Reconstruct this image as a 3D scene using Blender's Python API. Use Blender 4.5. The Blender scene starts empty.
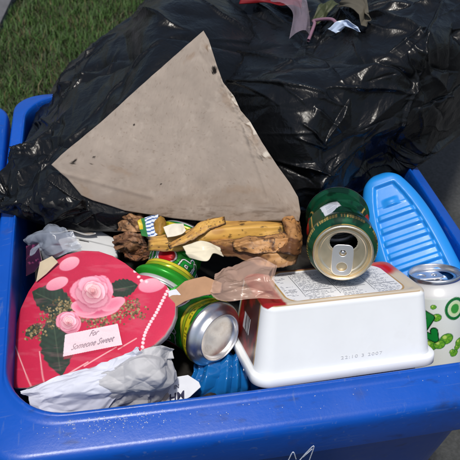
import bpy, bmesh, math, random
import numpy as np
from mathutils import Vector, Matrix
from mathutils.geometry import delaunay_2d_cdt

random.seed(7)
rng = np.random.default_rng(7)
SC = bpy.context.scene
COL = SC.collection

# ------------------------------------------------------------------ camera
H = 0.42                                   # height of the bin rim above the ground
CAM = np.array([-0.130, -0.576, 0.475 + H])
FPX = 632.0                                # focal length in pixels of the 460 px photograph
EUL = [math.radians(a) for a in (47.8, -2.2, -11.1)]
cd = bpy.data.cameras.new('camera'); cam = bpy.data.objects.new('camera', cd); COL.objects.link(cam)
cam.location = CAM; cam.rotation_euler = EUL
cd.sensor_width = 36; cd.lens = FPX / 460 * 36; cd.clip_start = .01; cd.clip_end = 200
cd.dof.use_dof = True; cd.dof.focus_distance = .62; cd.dof.aperture_fstop = 20
SC.camera = cam
# ------------------------------------------------------------------ light
SUN_EL, SUN_AZ = 74, 205                   # degrees; azimuth clockwise from +Y, so the sun is behind the camera
world = bpy.data.worlds.new('World'); SC.world = world; world.use_nodes = True
wn = world.node_tree
sky = wn.nodes.new('ShaderNodeTexSky'); sky.sky_type = 'NISHITA'; sky.sun_disc = False
sky.sun_elevation = math.radians(SUN_EL); sky.sun_rotation = math.radians(SUN_AZ)
sky.dust_density = 3; sky.air_density = 1.2
wn.links.new(sky.outputs[0], wn.nodes['Background'].inputs[0]); wn.nodes['Background'].inputs[1].default_value = .095
sl = bpy.data.lights.new('sun', 'SUN'); sl.energy = 3.0; sl.angle = math.radians(5); sl.color = (1, .95, .87)
so = bpy.data.objects.new('sun', sl); COL.objects.link(so)
_e, _a = math.radians(SUN_EL), math.radians(SUN_AZ)
sd = Vector((math.sin(_a) * math.cos(_e), math.cos(_a) * math.cos(_e), math.sin(_e)))
so.rotation_euler = sd.to_track_quat('Z', 'Y').to_euler()
vs = SC.view_settings; vs.view_transform = 'Standard'; vs.look = 'None'; vs.gamma = 1; vs.exposure = 0.0

# ------------------------------------------------------------------ pixel -> place
_R = np.array(cam.rotation_euler.to_matrix())
def ray(x, y): return _R @ np.array([(x - 230) / FPX, -(y - 230) / FPX, -1.0])
def at(x, y, z):                           # z is measured from the bin rim
    d = ray(x, y); return CAM + d * ((z + H - CAM[2]) / d[2])
def plane3(*pz):                           # plane through three (px, py, z)
    a, b, c = [at(*p) for p in pz]; n = np.cross(b - a, c - a); n /= np.linalg.norm(n)
    return a, (n if n[2] > 0 else -n)
def on(pl, x, y):
    d = ray(x, y); return CAM + d * (np.dot(pl[0] - CAM, pl[1]) / np.dot(d, pl[1]))
def onv(pl, X, Y):
    d = np.stack([(X - 230) / FPX, -(Y - 230) / FPX, -np.ones_like(X)], -1) @ _R.T
    return CAM + d * (np.dot(pl[0] - CAM, pl[1]) / (d @ pl[1]))[..., None]
def view_axis(p, dx, dy, c):               # axis leaning (dx,dy) in the picture, c = share that points at the viewer
    v = CAM - np.array(p); v /= np.linalg.norm(v)
    r = np.cross(np.array([0, 0, 1.]), v); r /= np.linalg.norm(r); u = np.cross(v, r)
    l = math.hypot(dx, dy); s = math.sqrt(1 - c * c)
    a = v * c + (r * dx - u * dy) / l * s
    x = v - a * np.dot(a, v); x /= np.linalg.norm(x)
    return a, x
def frame(o, z, x):
    z = np.array(z) / np.linalg.norm(z); x = np.array(x) - z * np.dot(x, z); x /= np.linalg.norm(x); y = np.cross(z, x)
    m = Matrix.Identity(4)
    for i in range(3): m[i][0] = x[i]; m[i][1] = y[i]; m[i][2] = z[i]; m[i][3] = o[i]
    return m

# ------------------------------------------------------------------ noise helpers
def lin(c):
    c = np.asarray(c, float) / 255.; return np.where(c < .04045, c / 12.92, ((c + .055) / 1.055) ** 2.4)
def sstep(a, b, x): t = np.clip((x - a) / (b - a), 0, 1); return t * t * (3 - 2 * t)
def band(z, a, b, s=.0006): return sstep(a - s, a + s, z) * (1 - sstep(b - s, b + s, z))
def hsh(i, j, k=0):
    v = np.sin(i * 127.1 + j * 311.7 + k * 74.7) * 43758.5453; return v - np.floor(v)
def vnoise(x, y, k=0):
    xi, yi = np.floor(x), np.floor(y); fx, fy = x - xi, y - yi; fx = fx * fx * (3 - 2 * fx); fy = fy * fy * (3 - 2 * fy)
    return ((hsh(xi, yi, k) * (1 - fx) + hsh(xi + 1, yi, k) * fx) * (1 - fy) + (hsh(xi, yi + 1, k) * (1 - fx) + hsh(xi + 1, yi + 1, k) * fx) * fy)
def fbm(x, y, k=0, o=4):
    s = 0; a = .5
    for i in range(o): s = s + a * vnoise(x * 2 ** i + 3.3 * i, y * 2 ** i + 1.7 * i, k + i); a *= .5
    return s
def crumple(x, y, n, seed, stretch=1.0):   # facets with creases, x and y in 0..1
    r = np.random.default_rng(seed); best = np.full(x.shape, 9.)
    wx = x + .06 * (fbm(x * 4, y * 4, seed) - .5); wy = y + .06 * (fbm(x * 4 + 9, y * 4, seed + 5) - .5)
    for i in range(n):
        a, b, w = r.uniform(-.1, 1.1), r.uniform(-.1, 1.1), r.uniform(0, .08); an = r.uniform(0, 3.14)
        dx, dy = wx - a, wy - b; ex = dx * math.cos(an) + dy * math.sin(an); ey = -dx * math.sin(an) + dy * math.cos(an)
        best = np.minimum(best, np.sqrt((ex * stretch) ** 2 + ey ** 2) + w)
    return best * math.sqrt(n)

def facet(u, v, n, seed, stretch=1.0, ang=0.6):   # flat triangular facets with sharp creases on a regular grid, about .1 .. 1.3
    r = np.random.default_rng(seed); nu, nv = u.shape; k = max(2, int(math.sqrt(n * 4)))
    g = np.stack(np.meshgrid(np.arange(-k, k + 1), np.arange(-k, k + 1)), -1).reshape(-1, 2) / k * 1.6 + r.uniform(-.75, .75, ((2 * k + 1) ** 2, 2)) / k
    c, s_ = math.cos(ang), math.sin(ang); q = math.sqrt(stretch); g = np.stack([g[:, 0] * q, g[:, 1] / q], -1); g = np.stack([g[:, 0] * c - g[:, 1] * s_, g[:, 0] * s_ + g[:, 1] * c], -1) + .5
    g = g[(g > -.35).all(1) & (g < 1.35).all(1)]; g = np.concatenate([g, [(-.5, -.5), (1.5, -.5), (1.5, 1.5), (-.5, 1.5)]])
    vs_, _, tri, *_ = delaunay_2d_cdt([Vector(p) for p in g.tolist()], [], [], 0, 1e-6); P = np.array([p[:] for p in vs_]); z = r.random(len(P)); D = np.zeros((nu, nv)); W = np.zeros((nu, nv))
    for t in tri:
        a, b, d = P[t[0]], P[t[1]], P[t[2]]; lo, hi = np.minimum(np.minimum(a, b), d), np.maximum(np.maximum(a, b), d)
        j0, j1 = max(0, int(math.floor(lo[0] * (nv - 1)))), min(nv, int(math.ceil(hi[0] * (nv - 1))) + 1); i0, i1 = max(0, int(math.floor(lo[1] * (nu - 1)))), min(nu, int(math.ceil(hi[1] * (nu - 1))) + 1)
        if j0 >= j1 or i0 >= i1: continue
        X = np.arange(j0, j1)[None] / (nv - 1); Y = np.arange(i0, i1)[:, None] / (nu - 1); den = (b[1] - d[1]) * (a[0] - d[0]) + (d[0] - b[0]) * (a[1] - d[1])
        if abs(den) < 1e-12: continue
        l1 = ((b[1] - d[1]) * (X - d[0]) + (d[0] - b[0]) * (Y - d[1])) / den; l2 = ((d[1] - a[1]) * (X - d[0]) + (a[0] - d[0]) * (Y - d[1])) / den; l3 = 1 - l1 - l2
        m = (l1 > -1e-6) & (l2 > -1e-6) & (l3 > -1e-6); D[i0:i1, j0:j1][m] = (l1 * z[t[0]] + l2 * z[t[1]] + l3 * z[t[2]])[m]
    return .1 + 1.2 * D

# ------------------------------------------------------------------ objects
def put(o, parent=None, label=None, cat=None, group=None, kind=None):
    COL.objects.link(o)
    if parent is not None: o.parent = parent
    if label: o['label'] = label
    if cat: o['category'] = cat
    if group: o['group'] = group
    if kind: o['kind'] = kind
    return o
def thing(name, label, cat, m, group=None):
    o = bpy.data.objects.new(name, None); o.empty_display_size = .05
    o.matrix_world = m if isinstance(m, Matrix) else Matrix.Translation(Vector(m))
    return put(o, None, label, cat, group)
def mesh(name, V, F, mat, col=None, smooth=True):
    V = np.asarray(V, np.float32).reshape(-1, 3); me = bpy.data.meshes.new(name)
    if isinstance(F, np.ndarray):
        k = F.shape[1]; me.vertices.add(len(V)); me.vertices.foreach_set('co', V.ravel())
        me.loops.add(F.size); me.loops.foreach_set('vertex_index', F.astype(np.int32).ravel())
        me.polygons.add(len(F)); me.polygons.foreach_set('loop_start', np.arange(0, F.size, k, dtype=np.int32))
        me.update(calc_edges=True)
    else:
        me.from_pydata(V.tolist(), [], [list(f) for f in F]); me.update()
    if col is not None:
        ca = me.color_attributes.new('col', 'FLOAT_COLOR', 'POINT')
        c = np.ones((len(V), 4), np.float32); c[:, :3] = np.asarray(col).reshape(-1, 3); ca.data.foreach_set('color', c.ravel())
    me.polygons.foreach_set('use_smooth', np.full(len(me.polygons), smooth))
    if mat: me.materials.append(mat)
    return me
def obj(name, me, parent=None, **k):
    return put(bpy.data.objects.new(name, me), parent, **k)
def gridF(nu, nv, wrap=False, flip=False):  # rows nu, columns nv
    i, j = np.meshgrid(np.arange(nu - 1), np.arange(nv if wrap else nv - 1), indexing='ij'); j2 = (j + 1) % nv
    f = np.stack([i * nv + j, i * nv + j2, (i + 1) * nv + j2, (i + 1) * nv + j], -1).reshape(-1, 4)
    return f[:, ::-1].copy() if flip else f
def solid(o, t, off=-1):
    m = o.modifiers.new('solid', 'SOLIDIFY'); m.thickness = t; m.offset = off; return o
def subsurf(o, n=1):
    m = o.modifiers.new('sub', 'SUBSURF'); m.levels = n; m.render_levels = n; return o
def ground_pivot(V):                        # world vertices -> (base point, local vertices)
    V = np.asarray(V, float).reshape(-1, 3); b = np.array([V[:, 0].mean(), V[:, 1].mean(), V[:, 2].min()]); return b, V - b
def world_obj(name, V, F, mat, col=None, smooth=True, parent=None, **k):
    if parent is not None:
        inv = np.array(parent.matrix_world.inverted()); V = np.asarray(V).reshape(-1, 3) @ inv[:3, :3].T + inv[:3, 3]
        return obj(name, mesh(name, V, F, mat, col, smooth), parent, **k)
    b, L = ground_pivot(V); o = obj(name, mesh(name, L, F, mat, col, smooth), None, **k); o.location = b; return o
def curve_mesh(name, polys, ext, mat, bevel=0, res=2):   # flat outlines (holes by even-odd) -> mesh in XY
    cu = bpy.data.curves.new(name, 'CURVE'); cu.dimensions = '2D'; cu.fill_mode = 'BOTH'; cu.extrude = ext; cu.bevel_depth = bevel; cu.bevel_resolution = res
    for p in polys:
        s = cu.splines.new('POLY'); s.points.add(len(p) - 1); s.use_cyclic_u = True
        for q, a in zip(s.points, p): q.co = (a[0], a[1], 0, 1)
    return _to_mesh(cu, name, mat)
def _to_mesh(cu, name, mat):
    t = bpy.data.objects.new('tmp', cu); COL.objects.link(t); dg = bpy.context.evaluated_depsgraph_get()
    me = bpy.data.meshes.new_from_object(t.evaluated_get(dg)); me.name = name; me.materials.clear(); me.materials.append(mat)
    bpy.data.objects.remove(t); bpy.data.curves.remove(cu); return me
def text_mesh(name, s, size, mat, ext=.00008, shear=0, offset=0, align='CENTER', space=1):
    cu = bpy.data.curves.new(name, 'FONT'); cu.body = s; cu.size = size; cu.extrude = ext; cu.shear = shear; cu.offset = offset
    cu.align_x = align; cu.align_y = 'CENTER'; cu.space_character = space; return _to_mesh(cu, name, mat)
def tubeV(path, rad, n=8, closed=False):
    P = np.asarray(path, float); m = len(P); T = np.gradient(P, axis=0) if not closed else np.roll(P, -1, 0) - np.roll(P, 1, 0)
    T /= np.linalg.norm(T, axis=1)[:, None] + 1e-12; ref = np.array([.3, .2, .93]); A = np.cross(T, ref); A /= np.linalg.norm(A, axis=1)[:, None]; B = np.cross(T, A)
    r = np.broadcast_to(np.asarray(rad, float), (m,)); t = np.linspace(0, 2 * math.pi, n, endpoint=False)
    V = P[:, None] + r[:, None, None] * (A[:, None] * np.cos(t)[None, :, None] + B[:, None] * np.sin(t)[None, :, None])
    F = gridF(m, n, True)
    if closed:
        j = np.arange(n); a = (m - 1) * n; F = np.concatenate([F, np.stack([a + j, a + (j + 1) % n, (j + 1) % n, j], -1)])
    return V.reshape(-1, 3), F
def spline(P, n):                           # Catmull-Rom through the rows of P
    P = np.asarray(P, float); m = len(P)
    if m == 2: t = np.linspace(0, 1, n)[:, None]; return P[0] * (1 - t).reshape((-1,) + (1,) * (P.ndim - 1)) + P[1] * t.reshape((-1,) + (1,) * (P.ndim - 1))
    Q = np.concatenate([[2 * P[0] - P[1]], P, [2 * P[-1] - P[-2]]]); u = np.linspace(0, m - 1, n); i = np.minimum(u.astype(int), m - 2)
    t = (u - i).reshape((-1,) + (1,) * (P.ndim - 1)); a, b, c, d = Q[i], Q[i + 1], Q[i + 2], Q[i + 3]
    return .5 * (2 * b + (c - a) * t + (2 * a - 5 * b + 4 * c - d) * t * t + (3 * b - a - 3 * c + d) * t ** 3)

# ------------------------------------------------------------------ materials
def pm(name, base=(.5, .5, .5), rough=.5, metal=0., attr=False, var=.0, vscale=30., bump=0., bscale=60., btype='noise', spec=.5, trans=0., alpha=1.,
       sheen=0., ior=1.45, coat=0., rvar=0., dirt_tints=None, sss=0., thin=0., bdist=.002):
    m = bpy.data.materials.new(name); m.use_nodes = True; t = m.node_tree; N = t.nodes; L = t.links; b = N['Principled BSDF']
    b.inputs['Roughness'].default_value = rough; b.inputs['Metallic'].default_value = metal; b.inputs['Specular IOR Level'].default_value = spec
    b.inputs['IOR'].default_value = ior; b.inputs['Transmission Weight'].default_value = trans; b.inputs['Alpha'].default_value = alpha; b.inputs['Coat Weight'].default_value = coat
    b.inputs['Subsurface Weight'].default_value = sss; b.inputs['Subsurface Scale'].default_value = .005
    tc = N.new('ShaderNodeTexCoord')
    def noise(sc, det=5, rough_=.6):
        n = N.new('ShaderNodeTexNoise'); n.inputs['Scale'].default_value = sc; n.inputs['Detail'].default_value = det; n.inputs['Roughness'].default_value = rough_
        L.new(tc.outputs['Object'], n.inputs['Vector']); return n
    if attr:
        a = N.new('ShaderNodeAttribute'); a.attribute_name = 'col'; src = a.outputs['Color']
    else:
        a = N.new('ShaderNodeRGB'); a.outputs[0].default_value = (*base, 1); src = a.outputs[0]
    if var:
        n = noise(vscale); mr = N.new('ShaderNodeMapRange'); mr.inputs['From Min'].default_value = .3; mr.inputs['From Max'].default_value = .7
        mr.inputs['To Min'].default_value = 1 - var; mr.inputs['To Max'].default_value = 1 + var; L.new(n.outputs['Fac'], mr.inputs['Value'])
        mx = N.new('ShaderNodeMix'); mx.data_type = 'RGBA'; mx.blend_type = 'MULTIPLY'; mx.inputs['Factor'].default_value = 1
        L.new(src, mx.inputs['A']); L.new(mr.outputs[0], mx.inputs['B']); src = mx.outputs['Result']
    for (dc, sc, lo, hi, amt) in (dirt_tints or []):
        n = noise(sc, 8, .7); mr = N.new('ShaderNodeMapRange'); mr.inputs['From Min'].default_value = lo; mr.inputs['From Max'].default_value = hi; mr.inputs['To Max'].default_value = amt
        L.new(n.outputs['Fac'], mr.inputs['Value']); mx = N.new('ShaderNodeMix'); mx.data_type = 'RGBA'; L.new(mr.outputs[0], mx.inputs['Factor'])
        L.new(src, mx.inputs['A']); mx.inputs['B'].default_value = (*dc, 1); src = mx.outputs['Result']
    L.new(src, b.inputs['Base Color'])
    if rvar:
        n = noise(vscale * 1.7, 6); mr = N.new('ShaderNodeMapRange'); mr.inputs['From Min'].default_value = .3; mr.inputs['From Max'].default_value = .7
        mr.inputs['To Min'].default_value = max(.02, rough - rvar); mr.inputs['To Max'].default_value = rough + rvar; L.new(n.outputs['Fac'], mr.inputs['Value']); L.new(mr.outputs[0], b.inputs['Roughness'])
    if bump:
        bp = N.new('ShaderNodeBump'); bp.inputs['Strength'].default_value = bump; bp.inputs['Distance'].default_value = bdist
        if btype == 'noise': n = noise(bscale, 6); L.new(n.outputs['Fac'], bp.inputs['Height'])
        else:
            n = noise(bscale * .35, 3); vm = N.new('ShaderNodeVectorMath'); vm.operation = 'MULTIPLY_ADD'; vm.inputs[1].default_value = (.12, .12, .12)
            L.new(n.outputs['Color'], vm.inputs[0]); L.new(tc.outputs['Object'], vm.inputs[2])
            v = N.new('ShaderNodeTexVoronoi'); v.inputs['Scale'].default_value = bscale; L.new(vm.outputs[0], v.inputs['Vector'])
            v2 = N.new('ShaderNodeTexVoronoi'); v2.inputs['Scale'].default_value = bscale * 2.7; L.new(vm.outputs[0], v2.inputs['Vector'])
            ad = N.new('ShaderNodeMath'); ad.operation = 'MULTIPLY_ADD'; ad.inputs[1].default_value = .4; L.new(v2.outputs['Distance'], ad.inputs[0]); L.new(v.outputs['Distance'], ad.inputs[2]); L.new(ad.outputs[0], bp.inputs['Height'])
        L.new(bp.outputs[0], b.inputs['Normal'])
    return m
M = {}
M['bin'] = pm('blue_polyethylene', (.0010, .072, .42), .34, var=.10, vscale=9, bump=.12, bscale=300, rvar=.08, bdist=.001,
              dirt_tints=[((.02, .025, .035), 14, .58, .78, .45), ((.10, .10, .10), 55, .68, .80, .4), ((.25, .3, .4), 160, .72, .80, .35)])
def scuffs(m, stretch, col, lo, hi, amt):
    t = m.node_tree; N = t.nodes; L = t.links; b = N['Principled BSDF']; src = b.inputs['Base Color'].links[0].from_socket
    tc = N.new('ShaderNodeTexCoord'); mp = N.new('ShaderNodeMapping'); mp.inputs['Scale'].default_value = stretch; L.new(tc.outputs['Object'], mp.inputs[0]); n = N.new('ShaderNodeTexNoise'); n.inputs['Scale'].default_value = 1; n.inputs['Detail'].default_value = 4; L.new(mp.outputs[0], n.inputs['Vector'])
    mr = N.new('ShaderNodeMapRange'); mr.inputs['From Min'].default_value = lo; mr.inputs['From Max'].default_value = hi; mr.inputs['To Max'].default_value = amt; L.new(n.outputs['Fac'], mr.inputs['Value'])
    mx = N.new('ShaderNodeMix'); mx.data_type = 'RGBA'; L.new(mr.outputs[0], mx.inputs['Factor']); L.new(src, mx.inputs['A']); mx.inputs['B'].default_value = (*col, 1); L.new(mx.outputs['Result'], b.inputs['Base Color'])
scuffs(M['bin'], (14, 260, 260), (.10, .16, .34), .62, .74, .32); scuffs(M['bin'], (40, 120, 90), (.012, .016, .03), .62, .76, .45); scuffs(M['bin'], (180, 24, 200), (.12, .18, .34), .64, .74, .4); scuffs(M['bin'], (22, 30, 22), (.06, .05, .04), .66, .78, .35)
M['black_film'] = pm('black_bag_film', (.004, .0045, .0055), .30, var=.2, bump=.14, bscale=60, btype='cr', spec=.36, rvar=.10, bdist=.004)
M['grass_soil'] = pm('soil', (.035, .03, .018), .95, var=.4, vscale=12, bump=.6, bscale=40, bdist=.01, dirt_tints=[((.02, .035, .01), 3, .4, .6, .8)])
M['blade'] = pm('grass_blades', attr=True, rough=.6, var=.15, vscale=6)
M['asphalt'] = pm('asphalt', (.062, .064, .066), .9, var=.35, vscale=180, bump=.8, bscale=220, bdist=.003, dirt_tints=[((.02, .025, .02), 4, .5, .7, .6)])
M['concrete'] = pm('path_concrete', (.10, .10, .11), .9, var=.2, vscale=25, bump=.3, bscale=150)
M['print'] = pm('printed_board', attr=True, rough=.33, var=.05, vscale=40, bump=.05, bscale=120, spec=.5, rvar=.06)
M['canprint'] = pm('printed_aluminium', attr=True, rough=.26, metal=.28, bump=.05, bscale=60, rvar=.06)
M['canwhite'] = pm('white_printed_aluminium', attr=True, rough=.28, metal=.05, rvar=.05)
M['silver'] = pm('bare_aluminium', (.80, .80, .82), .33, metal=1, var=.06, bump=.05, bscale=90, rvar=.07, dirt_tints=[((.35, .3, .24), 35, .62, .8, .5)])
M['tabmetal'] = pm('brushed_tab', (.88, .88, .89), .48, metal=1, var=.05)
M['gold'] = pm('gold_aluminium', (.95, .83, .62), .38, metal=1, var=.06, bump=.05, bscale=90, rvar=.07)
M['dull'] = pm('brown_reflection_aluminium', (.78, .74, .68), .28, metal=1, var=.15, vscale=50, dirt_tints=[((.40, .30, .20), 45, .50, .70, .55)])  # brown blotches paint the dome's brownish reflections into the metal colour
M['card'] = pm('grey_cardboard', attr=True, rough=.9, var=.08, vscale=45, bump=.2, bscale=160, spec=.2, bdist=.0008)
M['plain'] = pm('white_plastic', attr=True, rough=.35, var=.03, vscale=20, bump=.05, bscale=50, dirt_tints=[((.45, .42, .36), 60, .70, .80, .5), ((.55, .52, .46), 9, .58, .8, .3)])
M['paper'] = pm('paper', attr=True, rough=.8, var=.05, vscale=60, bump=.15, bscale=90, spec=.3)
M['peel'] = pm('banana_skin', attr=True, rough=.5, var=.10, vscale=40, bump=.15, bscale=120, spec=.4, bdist=.0008)
M['organic'] = pm('organic', attr=True, rough=.55, var=.22, vscale=90, bump=.5, bscale=160, spec=.4, bdist=.0012)
M['tissue'] = pm('wet_tissue', attr=True, rough=.6, var=.06, vscale=70, bump=.15, bscale=45, btype='cr', alpha=.90, bdist=.002)
M['wrap'] = pm('tan_film', attr=True, rough=.25, bump=.08, bscale=40, btype='cr', alpha=.45, spec=.7, bdist=.003)
M['clear'] = pm('clear_film', (.72, .80, .9), .12, bump=.6, bscale=35, btype='cr', alpha=.07, spec=.8, bdist=.003)
M['bluebottle'] = pm('sky_blue_plastic', (.014, .24, .70), .36, var=.06, vscale=14, bump=.06, bscale=90, rvar=.06, coat=.1)
M['bluetray'] = pm('blue_clear_tray', (.01, .16, .5), .10, alpha=.72, bump=.1, bscale=40, spec=.7)
M['ink'] = pm('navy_ink', (.01, .012, .06), .6)
M['scratch'] = pm('pale_scratch', (.5, .55, .65), .7, var=.3, vscale=300)
M['grit'] = pm('pale_grit', (.6, .62, .66), .9, var=.3, vscale=500)
M['script'] = pm('grey_script_ink', (.40, .30, .34), .6)
M['refuse'] = pm('dark_refuse', attr=True, rough=.7, var=.4, vscale=50, bump=.6, bscale=40, btype='cr')
M['green_glass'] = pm('green_glass', (.004, .03, .012), .08, coat=.3)
M['void'] = pm('shadowed_liner', (.01, .01, .012), .5, var=.3)

# ------------------------------------------------------------------ the setting
def flat(name, x0, y0, x1, y1, z, mat, n=2):
    xs, ys = np.linspace(x0, x1, n), np.linspace(y0, y1, n); X, Y = np.meshgrid(xs, ys)
    return obj(name, mesh(name, np.stack([X, Y, np.full_like(X, z)], -1), gridF(n, n), mat), kind='structure')
flat('ground', -40, -40, 40, 40, 0, M['grass_soil'])
flat('driveway', .14, -40, 40, 40, .004, M['asphalt'])
def path_slab():
    V = [(-.40, 1.66), (-.47, 1.12), (-.62, 0), (-1.1, -4), (-3.2, -4), (-2.4, 1.6), (-1.4, 8), (.42, 8)]
    n = len(V); P = [(x, y, .03) for x, y in V] + [(x, y, -.02) for x, y in V]
    obj('path', mesh('path', P, [tuple(range(n))[::-1]] + [(i, (i + 1) % n, n + (i + 1) % n, n + i) for i in range(n)], M['concrete'], smooth=False), kind='structure')
path_slab()
def grass():
    n = 90000
    x = rng.uniform(-1.3, .16, n); y = rng.uniform(.1, 2.7, n)
    edge = -.40 + (y - 1.66) * np.where(y < 1.66, .13, .13); keep = (x > edge - .012) & ~((x > -.32) & (x < .35) & (y < .25)); x, y = x[keep], y[keep]; n = len(x)
    cl = fbm(x * 7, y * 7, 3); h = (.012 + .026 * rng.random(n)) * (.5 + 1.0 * cl); w = rng.uniform(.0007, .0016, n)
    a = rng.uniform(0, 6.283, n); lean = rng.uniform(.2, 1.0, n) * h; b = a + rng.uniform(-.6, .6, n)
    base = np.stack([x, y, np.full(n, -.002)], -1); side = np.stack([np.cos(a + 1.57), np.sin(a + 1.57), np.zeros(n)], -1) * w[:, None]
    mid = base + np.stack([np.cos(a) * lean * .35, np.sin(a) * lean * .35, h * .6], -1); tip = base + np.stack([np.cos(b) * lean, np.sin(b) * lean, h * .95], -1)
    V = np.stack([base - side, base + side, mid + side * .8, mid - side * .8, tip], 1)
    i = np.arange(n)[:, None] * 5; F = np.concatenate([i + [[0, 1, 2]], i + [[0, 2, 3]], i + [[3, 2, 4]]])
    t = rng.random(n)[:, None]; g = np.array([.026, .072, .012]) * (1 - t) + np.array([.070, .145, .028]) * t; g = g * (.45 + .9 * cl[:, None]) * (.6 + .8 * fbm(x * 1.6, y * 1.6, 40))[:, None]; h *= np.where(rng.random(n) < .06, 1.6, 1)
    dead = rng.random(n) < .10; g[dead] = np.array([.16, .13, .06]) * (.6 + .6 * rng.random((dead.sum(), 1)))
    obj('grass', mesh('grass', V, F, M['blade'], np.repeat(g[:, None], 5, 1), True), kind='stuff', label='short dark green lawn grass behind the bins', cat='grass')
grass()

# ------------------------------------------------------------------ recycling bin
BW, BD, BR = .475, .54, .055
def rrect(off, n=40, bow=.003):             # rounded rectangle grown by off; the front rim is the widest
    ox = off * .47 if off > 0 else off; of = off * .86 if off > 0 else off; ob = ox
    hw, r = BW / 2 + ox, max(BR + (ox if off < 0 else -.45 * off), .004); y0, y1 = -BD / 2 - of, BD / 2 - .018 + ob; P = []
    C4 = ((1, -1, -90), (1, 1, 0), (-1, 1, 90), (-1, -1, 180))
    def pt(cx, cy, a): return (cx * (hw - r) + r * math.cos(a), (y1 - r if cy > 0 else y0 + r) + r * math.sin(a))
    for i, (cx, cy, a0) in enumerate(C4):
        for k in range(13): P.append(pt(cx, cy, math.radians(a0 + 90 * k / 12)))
        c2 = C4[(i + 1) % 4]; q = P[-1]; e = pt(c2[0], c2[1], math.radians(a0 + 90))
        for k in range(1, 16): t = k / 16; P.append((q[0] * (1 - t) + e[0] * t, q[1] * (1 - t) + e[1] * t))
    P = np.array(P); x, y = P[:, 0].copy(), P[:, 1].copy(); hd = BD / 2
    P[:, 1] += np.sign(y) * bow * (1 - (x / hw) ** 2) * sstep(.6, 1, np.abs(y) / hd); P[:, 0] += np.sign(x) * bow * (1 - np.clip(y / hd, -1, 1) ** 2) * sstep(.6, 1, np.abs(x) / hw) - .004
    P[:, 1] += -.02 * P[:, 0] * (P[:, 1] < 0)
    return P
def sweep(prof):
    rows = [np.concatenate([rrect(o), np.full((112, 1), z)], 1) for o, z in prof]; return np.array(rows), gridF(len(prof), rows[0].shape[0], True)
def make_bin():
    root = thing('recycling_bin', 'blue plastic recycling bin overflowing with rubbish and black bags', 'bin', (0, 0, 0), 'blue recycling bins')
    prof = [(.0, -.040), (-.0005, -.012), (.0000, -.004), (.0015, .0005), (.0035, .0016), (.0055, .0006), (.008, -.0025), (.012, -.0035), (.036, -.0062), (.0405, -.0078), (.0435, -.0110), (.0446, -.0160), (.0448, -.020),
            (.0430, -.056), (.0422, -.058), (.0402, -.057), (.0415, -.030), (.034, -.020), (.012, -.016), (.0065, -.020), (.0062, -.040), (.0, -.0401)]
    V, F = sweep(prof); V[..., 2] += H; obj('rim', mesh('rim', V, F, M['bin']), root)
    out = [(.0060, -.018), (.0058, -.10), (.0035, -.102), (-.030, -H + .02), (-.036, -H + .004), (-.06, -H + .001)]
    inn = [(-.06, -H + .006), (-.042, -H + .010), (-.034, -H + .022), (-.0015, -.102), (.0012, -.10), (.0015, -.018)]
    V, F = sweep(out + inn); V[..., 2] += H; n = V.shape[1]; body = mesh('body', V, F, M['bin']); bo = obj('body', body, root)
    z0 = rrect(-.058); Vb = np.concatenate([np.concatenate([z0, np.full((n, 1), .0015)], 1), np.concatenate([z0, np.full((n, 1), .0055)], 1)])
    obj('base_panel', mesh('base_panel', Vb, [tuple(range(n))[::-1], tuple(range(n, 2 * n))], M['bin'], smooth=False), root)
    return root
bin1 = make_bin()
bin2 = bin1.copy(); COL.objects.link(bin2); bin2.location = (-.524, -.016, 0); bin2['label'] = 'second blue recycling bin standing against the overflowing one beside the lawn'
for ch in list(bin1.children):
    c = ch.copy(); COL.objects.link(c); c.parent = bin2
def scratches():                            # pale scratched scribble on the front skirt below the rim
    root = bin1
    for poly in [[(288, 461), (293, 452), (296, 459)], [(299, 461), (307, 452), (314, 446), (309, 461)], [(303, 457), (312, 449)]]:
        P = []
        for x, y in spline(np.array(poly, float), 14):
            d = ray(x, y); yy = -(BD / 2 + .0449 + .004); t = (yy - CAM[1]) / d[1]; P.append(CAM + d * t)
        V, F = tubeV(P, .0005, 5); obj('scratch', mesh('scratch', V, F, M['scratch']), root)
def grit():
    V = []; F = []
    for i in range(250):
        if i < 205: x = rng.normal(-.160, .028); off = .008 + abs(rng.normal(0, .010))
        else: x = rng.uniform(-.2, .22); off = rng.uniform(.006, .03)
        zz = -.0025 if off < .011 else -.0034 - (off - .012) * .11; off = min(off, .034)
        y = -(BD / 2 + off * .86 + .003 * (1 - (x / (BW / 2)) ** 2)) - .02 * x; p = np.array([x, y, H + zz + .0002]); s = rng.uniform(.00012, .00042)
        o = len(V)
        for q in ((-1, -1, 0), (1, -1, 0), (1, 1, 0), (-1, 1, 0), (0, 0, 1.2)): V.append(p + np.array(q) * s * rng.uniform(.6, 1.3))
        F += [(o, o + 1, o + 4), (o + 1, o + 2, o + 4), (o + 2, o + 3, o + 4), (o + 3, o, o + 4)]
    world_obj('grit', V, F, M['grit'], kind='stuff', label='pale grit sprinkled on the front rim of the bin', cat='grit', smooth=False)
scratches(); grit()

# rubbish that fills the bin below what can be told apart
def refuse():
    n = 110; xs = np.linspace(-BW / 2 + .004, BW / 2 - .004, n); ys = np.linspace(-BD / 2 + .006, BD / 2 - .006, n); X, Y = np.meshgrid(xs, ys)
    u, v = (X / BW + .5), (Y / BD + .5); Z = H - .100 + .022 * crumple(u, v, 60, 5) + .01 * crumple(u, v, 160, 6) + .012 * sstep(.2, .6, v)
    c = lin([38, 35, 32]) * (.3 + .8 * fbm(u * 9, v * 9, 4))[..., None] * np.array([1, .97, .95])
    lo = np.stack([X, Y, np.full_like(X, H - .16)], -1)
    world_obj('refuse', np.stack([X, Y, Z], -1), gridF(n, n), M['refuse'], c, kind='stuff', label='dark compacted rubbish filling the gaps between things in the bin', cat='rubbish')
refuse()

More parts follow.
